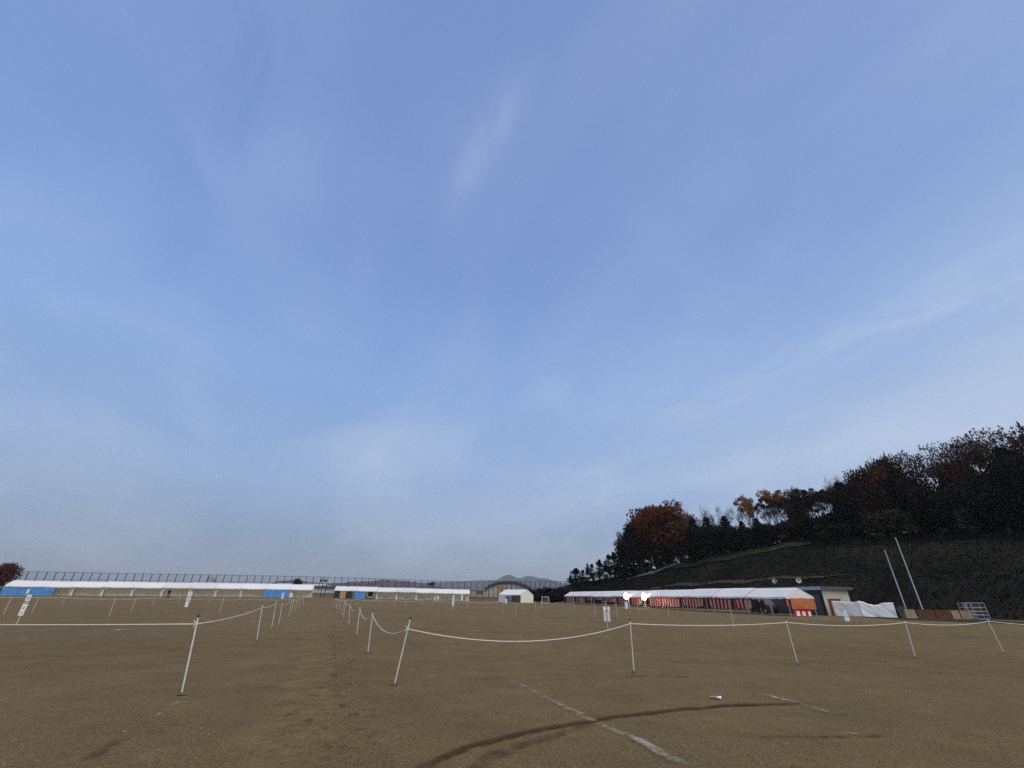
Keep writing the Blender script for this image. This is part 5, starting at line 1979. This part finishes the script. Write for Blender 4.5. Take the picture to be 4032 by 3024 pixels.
def rope_post(u, v, vt, label, group, ut=None, cap=True, r=.014):
    q = G(u, v)
    h = zat(q.x, q.y, vt) - q.z
    if ut is not None:                      # a leaning post: tip from its pixel at the same depth
        tip = atY(ut, vt, q.y)
    else:
        tip = Vector((q.x, q.y, q.z + h))
    t = thing('rope_post', label, 'post', q, 0, group)
    d = tip - q
    MB().tube([(0, 0, -.05), d], r, 8).build('pole', M_POST, t)
    if q.y < 22:
        ph = rnd.uniform(0, 6)
        mm = MB()
        for k in range(11):
            a_ = k * .571
            rr = .065 * (1 + .35 * math.sin(2 * a_ + ph) + .2 * math.sin(5 * a_))
            mm.v += [(math.cos(a_) * rr, math.sin(a_) * rr, .004), (math.cos(a_) * rr * .45, math.sin(a_) * rr * .45, .030 + .008 * math.sin(3 * a_ + ph))]
        mm.v.append((0, 0, .034))
        for k in range(11):
            j = (k + 1) % 11
            mm.f += [(2 * k, 2 * j, 2 * j + 1, 2 * k + 1), (2 * k + 1, 2 * j + 1, 22)]
            mm.mi += [0, 0]
        mm.build('soil_mound', mat('dug_soil', (.150, .106, .054), .95, .3, 30, bump=.6, bscale=60), t, loc=(0, 0, .012))
    if cap:
        n_ = d.normalized()
        MB().tube([d - n_ * .005, d + n_ * .02, d + n_ * .045], [r * 1.15, r * 1.3, r * .5], 8).build('cap', M_CAP, t)
    return q, tip


def rope(points, sags, label, r=.0115):
    """points in the world; sags are drops per span"""
    pts = []
    for i_ in range(len(points) - 1):
        a_, b_ = points[i_], points[i_ + 1]
        n_ = 16
        for k_ in range(n_):
            t_ = k_ / n_
            q_ = a_.lerp(b_, t_)
            q_.z -= sags[i_] * 4 * t_ * (1 - t_)
            pts.append(q_)
    pts.append(points[-1])
    o_ = MB().tube(pts, r, 5).build('barrier_rope', M_ROPE, None, True)
    return tag(o_, label, 'rope', 'barrier ropes')


def on_post(q, tip, f):
    return q.lerp(tip, f) + Vector((0, -.014, 0))


def tie(point, label):
    pass


g1 = 'posts of the left roped area'
Lposts = [(714, 2738, 2430, 780, 'near left rope post, black-capped, nearest on the left side'), (1011, 2523, 2379, 1034, 'second rope post along the left lane edge'), (1069.6, 2471.6, 2366, 1089, 'third rope post along the left lane edge'),
          (1098, 2456, 2374, 1112, 'fourth rope post along the left lane edge'), (1136, 2427, 2360, 1150, 'fifth rope post along the left lane edge'), (1148, 2417, 2358, 1158, 'sixth rope post along the left lane edge'),
          (1162, 2410, 2359, 1170, 'seventh rope post along the left lane edge'), (1176, 2396, 2357, 1182, 'eighth rope post along the left lane edge'), (1192, 2386, 2353, 1197, 'ninth rope post along the left lane edge')]
LW = []
for j, (u, v, vt, ut, lab) in enumerate(Lposts):
    LW.append(rope_post(u, v, vt, lab, g1, ut, cap=j < 2))
g2 = 'posts of the right roped area'
Mposts = [(1551, 2697.5, 2437, 1615, 'near rope post with knotted rope at the right lane corner'), (1448, 2574, 2410, 1468, 'second rope post along the right lane edge'), (1404, 2504, 2387, 1418, 'third rope post along the right lane edge'),
          (1374, 2459.5, 2376, 1378, 'fourth rope post along the right lane edge'), (1352, 2430, 2366, 1362, 'fifth rope post along the right lane edge'), (1345, 2420, 2363, 1358, 'sixth rope post along the right lane edge'),
          (1335, 2409, 2360, 1341, 'seventh rope post along the right lane edge'), (1325, 2400, 2358, 1329, 'eighth rope post along the right lane edge'), (1314, 2392, 2356, 1320, 'ninth rope post along the right lane edge')]
MW = []
for j, (u, v, vt, ut, lab) in enumerate(Mposts):
    MW.append(rope_post(u, v, vt, lab, g2, ut, cap=j < 3))
Rposts = [(2496, 2649, 2443, 2481, 'rope post near the middle of the front rope on the right'), (3142, 2617, 2440, 3093, 'second rope post along the front rope on the right'), (3604.6, 2591, 2442, 3562, 'third rope post along the front rope on the right'),
          (3954, 2573.5, 2438, 3887, 'fourth rope post along the front rope on the right, by the carts'), (4330, 2556, 2436, 4240, 'rope post just outside the right edge')]
RW = []
for j, (u, v, vt, ut, lab) in enumerate(Rposts[:4]):
    RW.append(rope_post(u, v, vt, lab, g2, ut, cap=j < 3))
# ropes
left_out = G(-420, 2800)
lo_pt = Vector((left_out.x, left_out.y, .97))
pA = on_post(*LW[0], .905)
lo_pt = atY(-300, 2459, pA.y + 1.2)
lpts = [lo_pt, pA] + [on_post(*w_, .90) for w_ in LW[1:]]
rope(lpts, [.01, .06, .05, .03, .05, .05, .05, .05, .05], 'long cream rope of the left roped area, taut across the foreground')
rpts = [on_post(*w_, .93) for w_ in reversed(MW[1:])] + [on_post(*MW[0], .84)] + [on_post(*w_, .935) for w_ in RW] + [atY(4300, 2466, RW[-1][0].y + .6)]
rope(rpts, [.06, .06, .06, .06, .10, .20, .24, .25, .30, .06, .09, .10, .06], 'long cream rope of the right roped area, sagging across the foreground')
# knots where the rope is tied
for (q, tip), f, lab in ((LW[0], .905, 'white rope knot on the near left rope post'), (MW[0], .84, 'white rope knot on the right lane corner post')):
    c_ = on_post(q, tip, f)
    kn = MB()
    for z in (-.018, 0, .018):
        kn.tube([(math.cos(a_) * .018, .014 + math.sin(a_) * .018, z) for a_ in np.linspace(0, 6.28, 9)], .008, 5, False)
    kn.tube([(-.01, -.01, .02), (-.03, -.02, .04), (-.045, -.02, .065)], .006, 5)
    kn.tube([(-.01, -.01, 0), (-.02, -.02, -.03), (-.02, -.02, -.045)], .006, 5)
    tag(kn.build('rope_knot', mat('white_rope', (.72, .70, .64), .9), None, False, c_), lab, 'knot')

# thin posts farther out in the roped areas
inner_left = [(12, 2420, 2351), (124, 2414, 2353), (245, 2382, 2350), (427, 2429, 2354), (514, 2411, 2358), (600, 2382, 2352), (700, 2378, 2352), (822, 2375, 2355), (864, 2414, 2351), (960, 2379, 2357)]
inner_right = [(1405, 2384, 2358), (1497, 2385, 2360), (1553, 2388, 2362), (1596, 2391, 2362), (1664, 2385, 2362), (1703, 2389, 2364), (1841, 2393, 2367), (1957.6, 2392, 2367), (1978, 2418, 2369), (2030.6, 2420, 2372),
               (2108, 2407, 2367), (2132, 2397, 2368), (2217, 2396, 2368), (2264, 2396, 2370), (2345, 2425, 2377), (2429, 2432, 2379), (2514, 2421, 2382), (2634, 2432, 2386), (2777, 2406, 2383), (2891, 2475, 2394), (3001, 2423, 2392)]
ILW, IRW = [], []
for j, (u, v, vt) in enumerate(inner_left):
    ILW.append(rope_post(u, v, vt, f'thin pale post far back in the left roped area, {ORD[j]} from the left', 'thin far posts on the left', cap=False, r=.013))
for j, (u, v, vt) in enumerate(inner_right):
    IRW.append(rope_post(u, v, vt, f'thin pale post far back in the right roped area, {ORD[j]} from the left', 'thin far posts on the right', cap=False, r=.013))


def pick(W_, idx, f=.9):
    return [on_post(*W_[k_], f) for k_ in idx]


pl_ = pick(ILW, [2, 5, 6, 7, 9])
rope([pl_[0] + Vector((-45, -12, .05))] + pl_ + [on_post(*LW[8], .9)], [.15] * 6, 'thin far rope along the back of the left roped area', .016)
pr_ = pick(IRW, [0, 1, 2, 4, 5, 6, 7, 11, 12, 13])
rope([on_post(*MW[8], .9)] + pr_ + [pr_[-1] + Vector((9, -12, 0))], [.15] * 11, 'thin far rope along the back of the right roped area', .016)

# ------------------------------------------------------------------ haze
hb = MB().box(-6500, 6500, -400, 6500, -4, 230)
hz = hb.build('haze', [])
struct(hz, 'stuff')
hm = bpy.data.materials.new('haze_air')
hm.use_nodes = True
ht_ = hm.node_tree
for n in list(ht_.nodes):
    if n.type != 'OUTPUT_MATERIAL':
        ht_.nodes.remove(n)
pv = ht_.nodes.new('ShaderNodeVolumePrincipled')
pv.inputs['Color'].default_value = (.80, .84, .90, 1)
pv.inputs['Density'].default_value = 0.00012
pv.inputs['Anisotropy'].default_value = 0.0
ht_.links.new(pv.outputs[0], [n for n in ht_.nodes if n.type == 'OUTPUT_MATERIAL'][0].inputs['Volume'])
hz.data.materials.append(hm)
